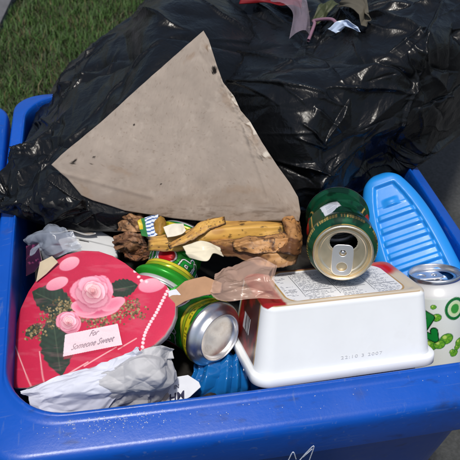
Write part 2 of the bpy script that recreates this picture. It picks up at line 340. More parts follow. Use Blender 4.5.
# ------------------------------------------------------------------ cardboard plane (needed by the bags under it)
CARD_PL = plane3((50, 165, .055), (300, 222, .058), (202, 28, .175))
CARD = [(202, 27.5), (207, 36), (216, 64), (222, 80), (233, 94), (240, 109), (249, 119), (262, 142), (277, 165), (290, 183), (298, 197), (300.5, 212), (299, 221), (270, 220.5), (236, 222), (200, 220), (172, 217),
        (150, 213.5), (122, 209), (104, 203), (90, 199), (79, 194), (66, 178), (50, 164), (60, 154), (98, 122), (140, 83), (172, 54)]

# ------------------------------------------------------------------ black bags
def inpoly(X, Y, poly):
    ins = np.zeros(X.shape, bool); n = len(poly)
    for i in range(n):
        (x1, y1), (x2, y2) = poly[i], poly[(i + 1) % n]; c = ((y1 > Y) != (y2 > Y)) & (X < (x2 - x1) * (Y - y1) / (y2 - y1 + 1e-12) + x1); ins ^= c
    return ins
_cf = [on(CARD_PL, x, y)[:2] for x, y in CARD]; _cc = np.mean(_cf, 0); _cf = [tuple(_cc + (p - _cc) * 1.10) for p in _cf]
BAGS = []
def normals(G):
    n = np.cross(np.gradient(G, axis=1), np.gradient(G, axis=0)); n /= np.linalg.norm(n, axis=-1, keepdims=True) + 1e-12; return n if n[..., 2].mean() > 0 else -n
def bag(name, label, rows, n, m, seed, folds, ang, amp=1.0):
    r = np.random.default_rng(seed)
    G = np.array([[at(*q) for q in row] for row in rows]); P = np.swapaxes(spline(np.swapaxes(spline(G, n), 0, 1), m), 0, 1)
    u = np.linspace(0, 1, m)[None, :] * np.ones((n, 1)); v = np.linspace(0, 1, n)[:, None] * np.ones((1, m)); D = np.zeros((n, m))
    wu, wv = u + .05 * (fbm(u * 5, v * 5, seed) - .5), v + .05 * (fbm(u * 5 + 5, v * 5, seed + 2) - .5)
    for k in range(folds):                  # long sharp pleats that follow a common drift
        a, b = r.uniform(0, 1, 2); an = ang + 2.4 * (fbm(np.array(a * 2.2), np.array(b * 2.2), seed + 4) - .5) * 2 + r.normal(0, .35); big = r.random() ** 1.6
        ln = .05 + .30 * big * r.random(); w = .003 + .012 * big; h = (.0010 + .0085 * big) * (1 if r.random() < .6 else -1)
        ext = ln * 1.3 + w * 5; j0, j1, i0, i1 = int(max(0, (a - ext) * m)), int(min(m, (a + ext) * m + 1)), int(max(0, (b - ext) * n)), int(min(n, (b + ext) * n + 1))
        dx, dy = wu[i0:i1, j0:j1] - a, wv[i0:i1, j0:j1] - b; al = dx * math.cos(an) + dy * math.sin(an); ac = -dx * math.sin(an) + dy * math.cos(an) + r.uniform(-1.2, 1.2) * al * al
        env = np.clip(1 - (al / ln) ** 2, 0, 1); ww = w * (.35 + .65 * env); side = np.where(ac > 0, 1.0, r.uniform(.25, .8))
        D[i0:i1, j0:j1] += h * env * np.exp(-np.abs(ac) / (ww * side))
    D += amp * (.027 * (facet(u, v, 22, seed, 2.0, ang) - .7) + .0078 * (facet(u, v, 105, seed + 1, 2.4, ang + .3) - .7) + .0024 * (facet(u, v, 480, seed + 2, 2.4, ang - .4) - .7))
    e = np.minimum(np.minimum(u, 1 - u), np.minimum(v, 1 - v)); P = P + normals(P) * (D * sstep(0, .05, e))[..., None]
    s = (P - CARD_PL[0]) @ CARD_PL[1] + .011; k = inpoly(P[..., 0], P[..., 1], _cf) & (s > 0); P[k] -= s[k][:, None] * CARD_PL[1]
    BAGS.append(P.reshape(-1, 3))
    return world_obj(name, P, gridF(n, m), M['black_film'], label=label, cat='garbage bag', group='black garbage bags')
RA = [[(-14, 212, -.002), (8, 214, .002), (30, 221, -.004), (62, 229, -.006), (118, 232, -.004), (210, 236, -.02)],
      [(-14, 200, .012), (10, 201, .020), (32, 204, .026), (64, 208, .030), (116, 212, .030), (214, 216, .02)],
      [(-12, 188, .012), (14, 178, .026), (38, 176, .040), (72, 180, .045), (124, 184, .05), (220, 190, .05)],
      [(4, 176, .006), (27, 152, .020), (50, 140, .042), (90, 140, .06), (140, 140, .08), (262, 146, .04)],
      [(18, 158, .002), (38, 120, .018), (62, 100, .045), (104, 88, .078), (160, 80, .11), (290, 92, .06)],
      [(30, 130, -.006), (48, 98, .010), (72, 72, .045), (112, 48, .085), (172, 34, .13), (316, 44, .07)],
      [(36, 116, -.03), (54, 90, -.004), (82, 60, .040), (120, 26, .088), (182, 0, .14), (330, 8, .09)],
      [(38, 118, -.07), (58, 90, -.05), (90, 58, .0), (128, 14, .05), (190, -14, .11), (340, -16, .07)],
      [(40, 124, -.12), (62, 92, -.10), (98, 60, -.07), (136, 14, -.01), (196, -10, .05), (346, -16, .02)]]
RB = [[(196, 244, -.05), (300, 214, -.012), (345, 200, -.012), (384, 178, -.012), (408, 172, -.006), (440, 151, .000), (482, 118, -.03)],
      [(190, 196, -.01), (298, 192, .034), (342, 180, .044), (382, 160, .033), (412, 152, .025), (446, 136, .020), (492, 104, .0)],
      [(186, 150, .03), (292, 156, .072), (340, 146, .082), (386, 132, .084), (424, 120, .074), (464, 98, .060), (512, 70, .04)],
      [(182, 108, .05), (288, 114, .105), (338, 108, .112), (388, 94, .115), (434, 80, .110), (480, 58, .10), (534, 24, .07)],
      [(186, 70, .08), (286, 78, .128), (336, 74, .130), (390, 60, .145), (440, 44, .15), (494, 20, .14), (552, -20, .10)],
      [(196, 42, .09), (290, 46, .130), (340, 46, .128), (394, 30, .155), (448, 10, .17), (504, -18, .16), (566, -64, .11)],
      [(206, 20, .10), (296, 22, .128), (346, 22, .126), (398, 2, .165), (456, -24, .185), (514, -56, .17), (580, -110, .11)],
      [(214, -6, .10), (302, -6, .135), (350, -6, .135), (404, -26, .165), (464, -56, .18), (524, -90, .16), (590, -150, .10)],
      [(222, -20, .06), (308, -26, .10), (356, -26, .10), (410, -46, .11), (470, -74, .12), (530, -104, .10), (596, -160, .05)],
      [(226, -20, .0), (310, -26, .03), (358, -26, .03), (412, -46, .02), (472, -74, .0), (532, -104, -.04), (598, -160, -.12)]]
def surf(px, py):                           # nearest bag surface seen through a pixel of the photograph
    best = None
    for P in BAGS:
        c = (P - CAM) @ _R; x = 230 + FPX * c[:, 0] / -c[:, 2]; y = 230 - FPX * c[:, 1] / -c[:, 2]; m = np.hypot(x - px, y - py) < 5
        if m.any():
            k = np.where(m)[0][np.argmax(c[m, 2])]
            if best is None or c[k, 2] > best[0]: best = (c[k, 2], P[k])
    return best[1] if best else at(px, py, .12)
bag('garbage_bag', 'black plastic garbage bag spilling over the left rim under the cardboard', RA, 330, 330, 11, 110, -.5, .8)
bag('garbage_bag', 'bulging black garbage bag behind the sky blue bottle, hanging over the bin rim', RB, 380, 400, 23, 170, -.15, 1.0)

# ------------------------------------------------------------------ flat things laid out from their outline
def radial_sheet(outline, cen, pl, nth, nr, thick, disp=None, paint=None, edge=(200, 200, 200)):
    O = np.array(outline, float); c = np.array(cen, float); th = np.linspace(-math.pi, math.pi, nth, endpoint=False)
    va = np.arctan2(O[:, 1] - c[1], O[:, 0] - c[0]); th = np.unique(np.concatenate([th, va])); n = len(th); R = np.full(n, 0.)
    A, B = O - c, np.roll(O, -1, 0) - c
    for i, t in enumerate(th):
        d = np.array([math.cos(t), math.sin(t)]); e = B - A; den = d[0] * e[:, 1] - d[1] * e[:, 0]; den = np.where(np.abs(den) < 1e-9, 1e-9, den)
        s = (A[:, 0] * e[:, 1] - A[:, 1] * e[:, 0]) / den; k = (A[:, 0] * d[1] - A[:, 1] * d[0]) / den; ok = (s > 0) & (k > -1e-6) & (k < 1 + 1e-6); R[i] = s[ok].max() if ok.any() else 1
    q = np.linspace(0, 1, nr)[:, None]; X = c[0] + q * R * np.cos(th); Y = c[1] + q * R * np.sin(th); T = onv(pl, X, Y); nrm = pl[1]
    if disp is not None: T = T + disp(X, Y, q)[..., None] * nrm
    bev = T[-1] - nrm * thick * .25; outp = T[-1] - nrm * thick; Bt = np.stack([outp, outp * .5 + .5 * (T[0, 0] - nrm * thick), np.broadcast_to(T[0, 0] - nrm * thick, outp.shape)])
    V = np.concatenate([T, bev[None], Bt]); F = gridF(len(V), n, True); col = None
    if paint is not None:
        cc = paint(X, Y); col = np.concatenate([cc, np.broadcast_to(lin(edge), (4, n, 3))])
    return V.reshape(-1, 3), F, col
def ell(X, Y, cx, cy, rx, ry, deg=0):       # <1 inside
    a = math.radians(deg); dx, dy = X - cx, Y - cy; return np.sqrt(((dx * math.cos(a) + dy * math.sin(a)) / rx) ** 2 + ((-dx * math.sin(a) + dy * math.cos(a)) / ry) ** 2)
def over(c, col, m): return c * (1 - m[..., None]) + (lin(col) if not isinstance(col, np.ndarray) else col) * m[..., None]
def seg(X, Y, x1, y1, x2, y2):
    dx, dy = x2 - x1, y2 - y1; t = np.clip(((X - x1) * dx + (Y - y1) * dy) / (dx * dx + dy * dy), 0, 1); return np.hypot(X - x1 - t * dx, Y - y1 - t * dy)

def cardboard():
    def paint(X, Y):
        c = np.broadcast_to(lin([150, 139, 129]), X.shape + (3,)).copy(); n = fbm(X * .05, Y * .05, 2); c = c * (.88 + .24 * n)[..., None]
        low = sstep(150, 222, Y) * fbm(X * .03, Y * .12, 8); c = over(c, (120, 98, 78), np.clip(low * .75, 0, 1))
        c = c * (.93 + .14 * fbm(X * .9 + Y * .25, Y * .22, 44))[..., None]; c = over(c, (92, 74, 60), .55 * sstep(.50, .68, fbm(X * .10, Y * .5, 51)) * sstep(196, 216, Y)); c = over(c, (104, 84, 68), .35 * sstep(.69, .74, fbm(X * .5, Y * .5, 61)))
        td = seg(X, Y, 210, 48, 266, 152) + 9 * (fbm(X * .14, Y * .14, 71) - .5); tk = np.sin((X + Y * 1.6) * .10) + 1.4 * (fbm(X * .06, Y * .06, 73) - .5); c = over(c, (206, 198, 186), .75 * (1 - sstep(2.2, 3.2, td)) * (tk > .1)); c = over(c, (104, 86, 70), .8 * band(td, 2.8, 4.2, .5) * (tk > .1))
        f = fbm(X * .35, Y * .35, 12); c = over(c, (110, 92, 78), .22 * sstep(.62, .78, f)); c = over(c, (200, 190, 178), .12 * sstep(.6, .75, fbm(X * .12, Y * .12, 21)))
        for x, y, rx, ry, a in ((213, 67.5, 2.2, 4.6, 8), (72, 162.5, 2.6, 1.8, -25), (75, 160, 1.6, 1, -20), (93, 157, 2, .9, 0), (133, 124, 1, 1, 0), (160, 183, .9, .7, 0), (90, 163, .8, .8, 0)):
            c = over(c, (22, 18, 18), 1 - sstep(.8, 1.15, ell(X, Y, x, y, rx, ry, a) + .5 * (vnoise(X * .9, Y * .9, 3) - .5)))
        for x, y, rx, ry, a in ((226, 98, 5, 14, -28), (254, 140, 4, 8, -30), (84, 190, 9, 5, 40), (190, 55, 10, 3, -40), (205, 44, 5, 3, 20), (240, 190, 20, 5, 0), (120, 170, 16, 4, 20)):
            c = over(c, (136, 116, 98), .45 * (1 - sstep(.4, 1.1, ell(X, Y, x, y, rx, ry, a) + .8 * (vnoise(X * .4, Y * .4, 9) - .5))))
        for p in ((212, 58, 232, 100), (228, 94, 246, 132), (246, 128, 262, 158)): c = over(c, (190, 178, 165), .3 * (1 - sstep(.5, 1.5, seg(X, Y, *p) + 2 * (vnoise(X * .3, Y * .3, 5) - .5))))
        return c
    def disp(X, Y, q):
        d = .004 * np.sin(X * .018 + Y * .012) + .0022 * (fbm(X * .03, Y * .03, 6) - .5)
        tear = np.exp(-((seg(X, Y, 214, 62, 262, 158)) / 7) ** 2); return d + tear * .011 * (fbm(X * .20, Y * .20, 3) - .42) + .0012 * np.exp(-(seg(X, Y, 60, 172, 150, 196) / 2.2) ** 2) - .0010 * np.exp(-(seg(X, Y, 190, 40, 206, 62) / 2) ** 2) + .0012 * np.exp(-(seg(X, Y, 236, 104, 268, 196) / 2.0) ** 2) + .0010 * (fbm(X * .10, Y * .10, 16) - .5) - .004 * q[..., 0:1] ** 6
    V, F, c = radial_sheet(CARD, (180, 150), CARD_PL, 420, 90, .0032, disp, paint, (150, 134, 118))
    o = world_obj('cardboard_sheet', V, F, M['card'], c, label='torn grey-brown cardboard sheet leaning on the black bags', cat='cardboard')
cardboard()

# ------------------------------------------------------------------ heart shaped box lid
HEART = [(13, 387), (10.5, 370), (11, 350), (14, 330), (20, 308), (28, 291), (39, 275), (52, 262), (66, 254), (82, 250), (98, 250.5), (112, 255), (124, 262), (133, 269), (139, 273.5), (147, 274.5), (156, 277.5), (165, 284), (171, 292),
         (174, 302), (173.5, 313), (170, 323), (163, 334), (153, 343), (140, 350), (120, 357), (95, 365), (70, 373), (45, 381), (26, 387)]
HEART_PL = plane3((13, 387, -.030), (85, 250, .004), (173, 310, .040))
def heart():
    r = np.random.default_rng(3)
    def rose(c, X, Y, cx, cy, s, seed, tilt=0):
        rr = np.random.default_rng(seed); a = np.arctan2(Y - cy, X - cx); dc = np.hypot(X - cx, Y - cy) / s
        for rad, n, size, lo, hi in ((.58, 5, .56, (176, 44, 86), (240, 150, 172)), (.44, 4, .50, (182, 52, 92), (244, 168, 186)), (.30, 4, .40, (176, 48, 86), (246, 184, 196)), (.17, 3, .29, (168, 44, 78), (248, 196, 200)), (.08, 3, .19, (158, 40, 70), (244, 186, 188)), (.02, 2, .10, (150, 36, 64), (238, 170, 172))):
            ph = rr.uniform(0, 6.28)
            for i in range(n):
                t = ph + i * 6.283 / n + rr.normal(0, .25); size_ = size * rr.uniform(.82, 1.18); x, y = cx + s * rad * math.cos(t), cy + s * (rad * .92 * math.sin(t) - .22 * (.6 - rad)); e = ell(X, Y, x, y, s * size_ * .84, s * size_ * 1.16, math.degrees(t) + rr.normal(0, 16)) + .10 * (vnoise(X * .5, Y * .5, i) - .5)
                m = 1 - sstep(.88, 1.03, e); far = np.clip((dc - rad + size * .75) / (size * 1.5), 0, 1)[..., None]; lit = (1.0 - .20 * math.sin(t - .5)) * rr.uniform(.9, 1.06); cc = (lin(lo) * (1 - far) + lin(hi) * far) * lit
                c = over(c, (150, 36, 72), .35 * (1 - sstep(.95, 1.18, e)) * (dc < 1.02)); c = over(c, cc, m)
        return c
    def paint(X, Y):
        c = np.broadcast_to(lin([194, 34, 68]), X.shape + (3,)).copy(); c = c * (.92 + .16 * fbm(X * .02 + 4, Y * .02, 5))[..., None]
        c = over(c, (222, 60, 92), .35 * sstep(60, 140, X) * (1 - sstep(345, 380, Y)))
        c = over(c, (188, 18, 50), .5 * np.exp(-((X - 128 + (Y - 300) * .25) / 9) ** 2) * sstep(270, 300, Y))
        # thin ribbon lines
        for p in ((12, 338, 31, 387), (60, 378, 88, 362), (84, 366, 116, 347), (118, 349, 136, 338), (40, 352, 44, 385)): c = over(c, (240, 190, 190), .7 * (1 - sstep(.25, .9, seg(X, Y, *p))))
        # leaves
        for x, y, rx, ry, a, k in ((53, 301, 23, 15, 24, 1), (57, 345, 31, 17, 82, 2), (122, 288, 16, 9.5, -12, 3), (34, 331, 10, 6, -30, 4)):
            aa = math.radians(a); dx, dy = ((X - x) * math.cos(aa) + (Y - y) * math.sin(aa)) / rx, (-(X - x) * math.sin(aa) + (Y - y) * math.cos(aa)) / ry; e = np.abs(dy) / np.maximum(1 - np.abs(dx) ** 2.2, .02) + .06 * np.sin(dx * 26); e = np.where(np.abs(dx) > 1, 9, e); vein = np.abs(((dx + .35 * np.abs(dy)) * 5) % 1 - .5); g = (.85 + .5 * vein)[..., None] * lin([34, 62, 46]) * (.6 + .8 * fbm(X * .12, Y * .12, k))[..., None]; c = over(c, g, 1 - sstep(.9, 1.02, e))
            aa = math.radians(a); c = over(c, (78, 98, 74), .5 * (1 - sstep(.3, .9, seg(X, Y, x - rx * .8 * math.cos(aa), y - rx * .8 * math.sin(aa), x + rx * .8 * math.cos(aa), y + rx * .8 * math.sin(aa)))))
        # loose petals
        for x, y, rx, ry, a in ((69.5, 264, 11, 6.6, -24), (57.5, 284, 12, 6, -22), (151, 284.5, 13.5, 7.6, -12)):
            e = ell(X, Y, x, y, rx, ry, a); t = np.clip(.5 + (Y - y) / 14, 0, 1)[..., None]; c = over(c, lin([246, 176, 190]) * (1 - t) + lin([226, 128, 152]) * t, 1 - sstep(.9, 1.03, e))
        # filler flowers
        P = np.array([(36, 333), (48, 322), (58, 312), (66, 306), (88, 318), (100, 322), (112, 316), (122, 308), (132, 304), (134, 312)], float)
        for i in range(620):
            k = r.integers(0, len(P)); x, y = P[k] + r.normal(0, (6.0, 3.6)); col = [(140, 124, 84), (166, 148, 106), (104, 92, 58), (76, 70, 42), (92, 84, 50)][r.integers(0, 5)]; s = r.uniform(.6, 1.5)
            m = (np.abs(X - x) < 4) & (np.abs(Y - y) < 4)
            c[m] = over(c[m], col, .9 * (1 - sstep(.6, 1.1, np.hypot(X[m] - x, Y[m] - y) / s)))
        # open lower petals and roses
        for x, y, rx, ry, a, col in ((98, 309, 23, 9, -10, (214, 84, 122)), (113, 304, 13, 6, -24, (232, 130, 156)), (84, 308, 13, 7, 10, (222, 100, 134))):
            e = ell(X, Y, x, y, rx, ry, a); t = sstep(.3, 1, e)[..., None]; c = over(c, lin(col) * (1 - t) + lin([240, 160, 178]) * t, 1 - sstep(.92, 1.03, e))
        c = rose(c, X, Y, 93, 293, 18.5, 4); c = rose(c, X, Y, 69, 323, 11.5, 9)
        # pearls
        T = [(131, 263), (134, 270), (138, 276)]; path = spline(np.array([(168, 287), (162, 300), (156, 312), (149, 324), (144, 335), (141, 350)], float), 21); T += [tuple(p) for p in path] + [(134, 266.5), (141, 280), (146, 281)]
        for x, y in T: e = ell(X, Y, x, y, 1.75, 1.75); c = over(c, (246, 208, 214), 1 - sstep(.75, 1.1, e)); c = over(c, (255, 240, 240), 1 - sstep(.2, .5, ell(X, Y, x - .4, y - .5, 1.6, 1.6)))
        # card
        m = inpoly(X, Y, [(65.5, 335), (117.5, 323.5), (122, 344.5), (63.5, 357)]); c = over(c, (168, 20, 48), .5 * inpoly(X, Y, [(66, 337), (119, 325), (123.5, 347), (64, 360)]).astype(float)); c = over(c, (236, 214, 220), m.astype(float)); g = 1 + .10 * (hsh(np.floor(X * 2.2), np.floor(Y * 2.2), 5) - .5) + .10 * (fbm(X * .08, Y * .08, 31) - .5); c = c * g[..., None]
        return over(c, (225, 150, 165), .03 + .10 * sstep(.5, .7, fbm(X * .05 + 3, Y * .2, 17)))  # faint pink wash paints gloss glare and scuffs over the print
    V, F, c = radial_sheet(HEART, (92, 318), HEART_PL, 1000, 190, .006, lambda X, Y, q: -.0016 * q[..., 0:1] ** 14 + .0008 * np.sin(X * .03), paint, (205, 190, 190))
    root = thing('heart_box_lid', 'red heart shaped candy box lid printed with pink roses', 'box lid', on(HEART_PL, 92, 318))
    world_obj('board', V, F, M['print'], c, parent=root)
    # the greeting on the printed card
    inv = root.matrix_world.inverted()
    for s, x, y, w in (('For', 94, 333.5, 9.5), ('Someone Sweet', 92.5, 343.5, 44)):
        o = on(HEART_PL, x, y); ex = on(HEART_PL, x + 5, y - 1.12) - o; tm = text_mesh('greeting_text', s, 1, M['script'], .0, shear=.45, offset=-.004)
        tw = max(v.co.x for v in tm.vertices) - min(v.co.x for v in tm.vertices); wid = np.linalg.norm(ex) / 5.12 * w
        mm = frame(o + HEART_PL[1] * .0010, HEART_PL[1], ex) @ Matrix.Scale(wid / tw, 4) @ Matrix.Diagonal((1, 1.35, 1, 1)); tm.transform(inv @ mm); obj('greeting_text', tm, root)
heart()

# ------------------------------------------------------------------ drink cans
def lathe(prof, nth, dent=None, paint=None, t0=0):
    P = np.array(prof, float); th = np.linspace(0, 2 * math.pi, nth, endpoint=False); r, z = P[:, 0:1], P[:, 1:2]
    V = np.stack([r * np.cos(th), r * np.sin(th), z + 0 * th], -1); c = paint(th[None] + 0 * z, z + 0 * th) if paint else None
    if dent is not None: V = dent(V)
    return V, gridF(len(P), nth, True), c
def can(label, m, paint, lid_mat, dent=None, print_mat='canprint', nth=300, group='empty drink cans', hole=True, tab=True, name='drink_can'):
    root = thing(name, label, 'can', m, group)
    body = [(.0328, .0115)] + [(.0330, z) for z in np.linspace(.0135, .1035, 130)] + [(.0330 - .0062 * sstep(0, 1, t), .1035 + .0135 * t) for t in np.linspace(.06, 1, 16)]
    V, F, c = lathe(body, nth, dent, paint); obj('body', mesh('body', V, F, M[print_mat], c), root)
    base = spline(np.array([(.0328, .0115), (.0325, .0092), (.0302, .0062), (.0268, .0038), (.0250, .0014), (.0238, .0), (.0227, .0008), (.0219, .0032), (.0200, .0056), (.0150, .0082), (.0080, .0100), (.0001, .0104)]), 46)
    V, F, _ = lathe(base[:33], 120, dent); obj('base', mesh('base', V, F, M['silver']), root)
    V, F, _ = lathe(base[32:], 120, dent); obj('base_dome', mesh('base_dome', V, F, M['dull']), root)
    seam = [(.0268, .1168), (.0274, .1178), (.0276, .1206), (.0271, .1218), (.0262, .1219), (.0256, .1210), (.0252, .1160), (.0247, .1150), (.0240, .1150), (.0234, .1158), (.0229, .1172)]
    V, F, _ = lathe(seam, 120, dent); obj('lid_seam', mesh('lid_seam', V, F, lid_mat), root)
    n, k = 200, 70; rr = np.linspace(.0229, .0002, k); th = np.linspace(0, 2 * math.pi, n, endpoint=False); X, Y = rr[:, None] * np.cos(th), rr[:, None] * np.sin(th)
    Z = .1172 - .0009 * sstep(.0215, .0200, np.hypot(X, Y)) + .0004 * np.exp(-((ell(X, Y, .0098, 0, .0105, .0138) - 1) / .10) ** 2)
    V = np.stack([X, Y, Z], -1)
    F = gridF(k, n, True)
    if hole:
        e = ell(X, Y, .0098, 0, .0096, .0126); fc = e.ravel()[F].mean(1); F = F[fc > 1]
    if dent is not None: V = dent(V)
    lid = obj('lid', mesh('lid', V, F, lid_mat), root)
    if tab:
        o1 = [(x, y) for x, y in spline(np.array([(.006, .0), (.0055, .0055), (.002, .0078), (-.008, .0080), (-.0150, .0074), (-.0182, .0045), (-.0186, 0), (-.0182, -.0045), (-.0150, -.0074), (-.008, -.0080), (.002, -.0078), (.0055, -.0055), (.006, 0)]), 60)][:-1]
        h1 = [(-.0118 + .0042 * math.cos(a), .0048 * math.sin(a)) for a in np.linspace(0, 6.283, 28, endpoint=False)]
        h2 = [(-.0005 + .0030 * math.cos(a), .0034 * math.sin(a)) for a in np.linspace(0, 6.283, 20, endpoint=False)]
        tm = curve_mesh('tab', [o1, h1, h2], .0002, M['tabmetal'], .0005, 2); tm.transform(Matrix.Diagonal((1.22, 1.15, 1, 1)) @ Matrix.Translation((0, 0, .1182)) @ Matrix.Rotation(.05, 4, 'Y'))
        tb = obj('tab', tm, lid)
        th2 = np.linspace(0, 6.283, 24, endpoint=False); V, F, _ = lathe([(.0018, .1160), (.0019, .1186), (.0014, .1192), (.0001, .1192)], 24); V = V + np.array([-.0002, 0, 0]); obj('rivet', mesh('rivet', V, F, M['silver']), tb)
    return root
def wrapd(t, c): return (t - c + math.pi) % (2 * math.pi) - math.pi
def soda_paint(off, qc=.047):            # green with yellow stripes, red disc and outlined white letters
    def p(th, z):
        s = wrapd(th, off) * .033; q = z - .011
        c = np.broadcast_to(lin([44, 158, 46]), th.shape + (3,)).copy(); c = c * (.8 + .4 * fbm(s * 90, q * 90, 3))[..., None]
        c = over(c, (10, 92, 34), sstep(.4, .7, fbm(s * 50 + 7, q * 30, 5)) * .7)
        sl = q + .16 * np.abs(s)
        c = over(c, (20, 24, 14), band(sl, .0042, .0182, .0004)); c = over(c, (206, 196, 40), band(sl, .005, .0100, .0004)); c = over(c, (150, 176, 40), band(sl, .0108, .0138, .0004)); c = over(c, (222, 206, 60), band(sl, .0144, .0174, .0004))
        tick = (hsh(np.floor(s / .0016), np.floor(sl / .005), 3) > .5); c = over(c, (70, 80, 16), .75 * (band(sl, .0064, .0088, .0003) * tick))
        def letters(x, y):                  # outlined block U and P, drawn from segments
            d = 1.0
            for a in ((-.011, .006, -.011, -.006), (-.011, -.006, -.003, -.008), (-.003, -.008, -.003, .007), (.003, -.009, .005, .009), (.005, .009, .013, .006), (.013, .006, .012, -.001), (.012, -.001, .004, -.001)): d = np.minimum(d, seg(x, y, *a))
            return d
        for ph, sc in ((.024, 1.25), (-.036, 1.25)):
            d = letters((s - ph) / sc, (q - qc) / sc); c = over(c, (16, 18, 16), 1 - sstep(.0040, .0043, d)); c = over(c, (238, 240, 236), 1 - sstep(.0032, .0035, d)); c = over(c, (24, 26, 24), 1 - sstep(.0021, .0023, d)); c = over(c, (30, 150, 56), 1 - sstep(.0014, .0016, d))
        for ph in (.002, -.064):
            e = ell(s, q, ph, qc, .0125, .0125); c = over(c, (20, 20, 18), 1 - sstep(1.10, 1.14, e)); c = over(c, (240, 238, 234), 1 - sstep(1.03, 1.06, e)); c = over(c, (186, 24, 34), 1 - sstep(.90, .93, e))
        c = over(c, (20, 24, 14), band(q, .0705, .0835, .0004)); c = over(c, (222, 206, 60), band(q, .0712, .0762, .0004)); c = over(c, (150, 176, 40), band(q, .0768, .0828, .0004)); c = over(c, (205, 208, 210), sstep(.1010, .1018, q)); return c
    return p
def beer_paint(off):
    def p(th, z):
        s = wrapd(th, off) * .033; q = z
        c = np.broadcast_to(lin([14, 74, 48]), th.shape + (3,)).copy(); c = c * (.75 + .5 * fbm(s * 120, q * 120, 3))[..., None]
        c = over(c, (196, 160, 84), band(z, .1150, .1178, .0003)); c = over(c, (196, 160, 84), band(z, .0985, .0992, .0002)); 
        g = np.floor(s / .0027); fx = s / .0027 - g; row = band(z, .1020, .1072, .0002)
        k = hsh(g, 1, 2); st = ((np.abs(fx - .25) < .13) | ((np.abs(fx - .68) < .12) & (k > .35)) | (((np.abs(z - .1046) < .0006) | (np.abs(z - .1066) < .0005) | ((np.abs(z - .1026) < .0005) & (k > .5))) & (fx > .15) & (fx < .8))) & (hsh(g, 7, 1) > .15)
        c = over(c, (190, 158, 88), row * st * .9)
        c = over(c, (70, 62, 44), .55 * sstep(.48, .66, fbm(s * 60 + 2, q * 40, 14))); c = over(c, (4, 24, 16), .7 * sstep(.5, .62, fbm(s * 80, q * 60 + 5, 18)))  # stain patches, with brown reflections painted into the body colour
        e = inpoly(s, q, [(-.0050, .054), (.0135, .059), (.0110, .080), (-.0080, .073)]); c = over(c, (214, 216, 222), e.astype(float)); c = over(c, (120, 130, 150), (e & (np.sin(q * 5200) > .3) & (np.abs(s - .002) < .006)).astype(float) * .6)
        for a0 in (-.052, .040): c = over(c, (196, 160, 84), band(ell(s, q, a0, .052, .016, .022), .9, 1.0, .02)); c = over(c, (180, 40, 34), 1 - sstep(.55, .58, ell(s, q, a0, .052, .016, .022)))
        return c
    return p
def lime_paint(off):
    rr = np.random.default_rng(12); B = [(rr.uniform(-.1, .1), rr.uniform(.014, .096), rr.uniform(.0025, .0072)) for _ in range(64)]
    def p(th, z):
        s = wrapd(th, off) * .033; q = z; c = np.broadcast_to(lin([222, 228, 224]), th.shape + (3,)).copy()
        for x, y, r in B:
            m = (np.abs(s - x) < r * 1.3) & (np.abs(q - y) < r * 1.3)
            if not m.any(): continue
            e = ell(s[m], q[m], x, y, r * 1.1, r * .9, 20); a = np.arctan2(q[m] - y, s[m] - x); cc = c[m]
            cc = over(cc, (34, 112, 40), 1 - sstep(.94, 1.04, e)); cc = over(cc, (112, 176, 48), (1 - sstep(.82, .88, e)) * (.55 + .45 * (np.sin(a * 5 + 3 * e) > -.2))); cc = over(cc, (190, 218, 110), 1 - sstep(.2, .4, ell(s[m], q[m], x - r * .3, y + r * .3, r, r))); c[m] = cc
        for x0, y0 in ((-.0135, .072), (.055, .050)):    # angular outlined letter
            d = 1.0
            for a in ((-.006, .018, .005, .012), (.005, .012, -.005, -.006), (-.005, -.006, .009, -.012), (.009, -.012, .008, -.003)): d = np.minimum(d, seg(s - x0, q - y0, *a))
            c = over(c, (18, 54, 26), 1 - sstep(.0040, .0044, d)); c = over(c, (20, 128, 52), 1 - sstep(.0028, .0032, d))
        e = ell(s, q, .0165, .092, .0115, .0125); c = over(c, (24, 110, 48), band(e, .72, 1.0, .03)); c = over(c, (200, 220, 170), 1 - sstep(.66, .72, e)); c = over(c, (60, 150, 60), 1 - sstep(.40, .45, e))
        c = over(c, (208, 210, 212), sstep(.1045, .1055, z)); return c
    return p
def crush(amp, seed, z0=.02, z1=.10, n=26, flat=0.):
    def f(V):
        th = np.arctan2(V[..., 1], V[..., 0]); z = V[..., 2]; rad = np.hypot(V[..., 0], V[..., 1]); k = sstep(z0, z0 + .02, z) * (1 - sstep(z1 - .02, z1, z)); s = (np.cos(th) * .5 + .5)
        u, v = th / 6.2832 + .5, z / .122; ub = np.minimum(u, 1 - u) * 2
        d = (crumple(ub, v, n, seed) - .75) * amp; g = np.maximum(1 - k * np.clip(d / .033, -.06, .7), .2); W = V.copy(); W[..., 0] *= g; W[..., 1] *= g * (1 - flat * k); return W
    return f
def dents(amp, n, seed, z0=.014, z1=.103):  # sharp facets hammered into the body only
    def f(V):
        if len(V) < 100: return V
        nu, nv = V.shape[:2]; t = np.linspace(0, 1, nv)[None] * np.ones((nu, 1)); v = V[..., 2] / .122
        d = (facet(t, v, n, seed, 1.6) - .1) / 1.2; k = np.roll(sstep(0, .12, np.minimum(t, 1 - t)), nv // 2, 1); d = np.roll(d, nv // 2, 1)
        w = k * sstep(z0, z0 + .012, V[..., 2]) * (1 - sstep(z1 - .012, z1, V[..., 2])); g = 1 - w * d * amp / .033; W = V.copy(); W[..., 0] *= g; W[..., 1] *= g; return W
    return f
# soda can whose base looks at us
p = at(220.5, 338, -.004); a, x = view_axis(p, -.86, -.46, -.64); o = np.array(p)
can('green soda can with its silver base showing, beside the white tub', frame(o, a, -x), soda_paint(math.pi + .35, .036), M['silver'], dents(.005, 14, 5))
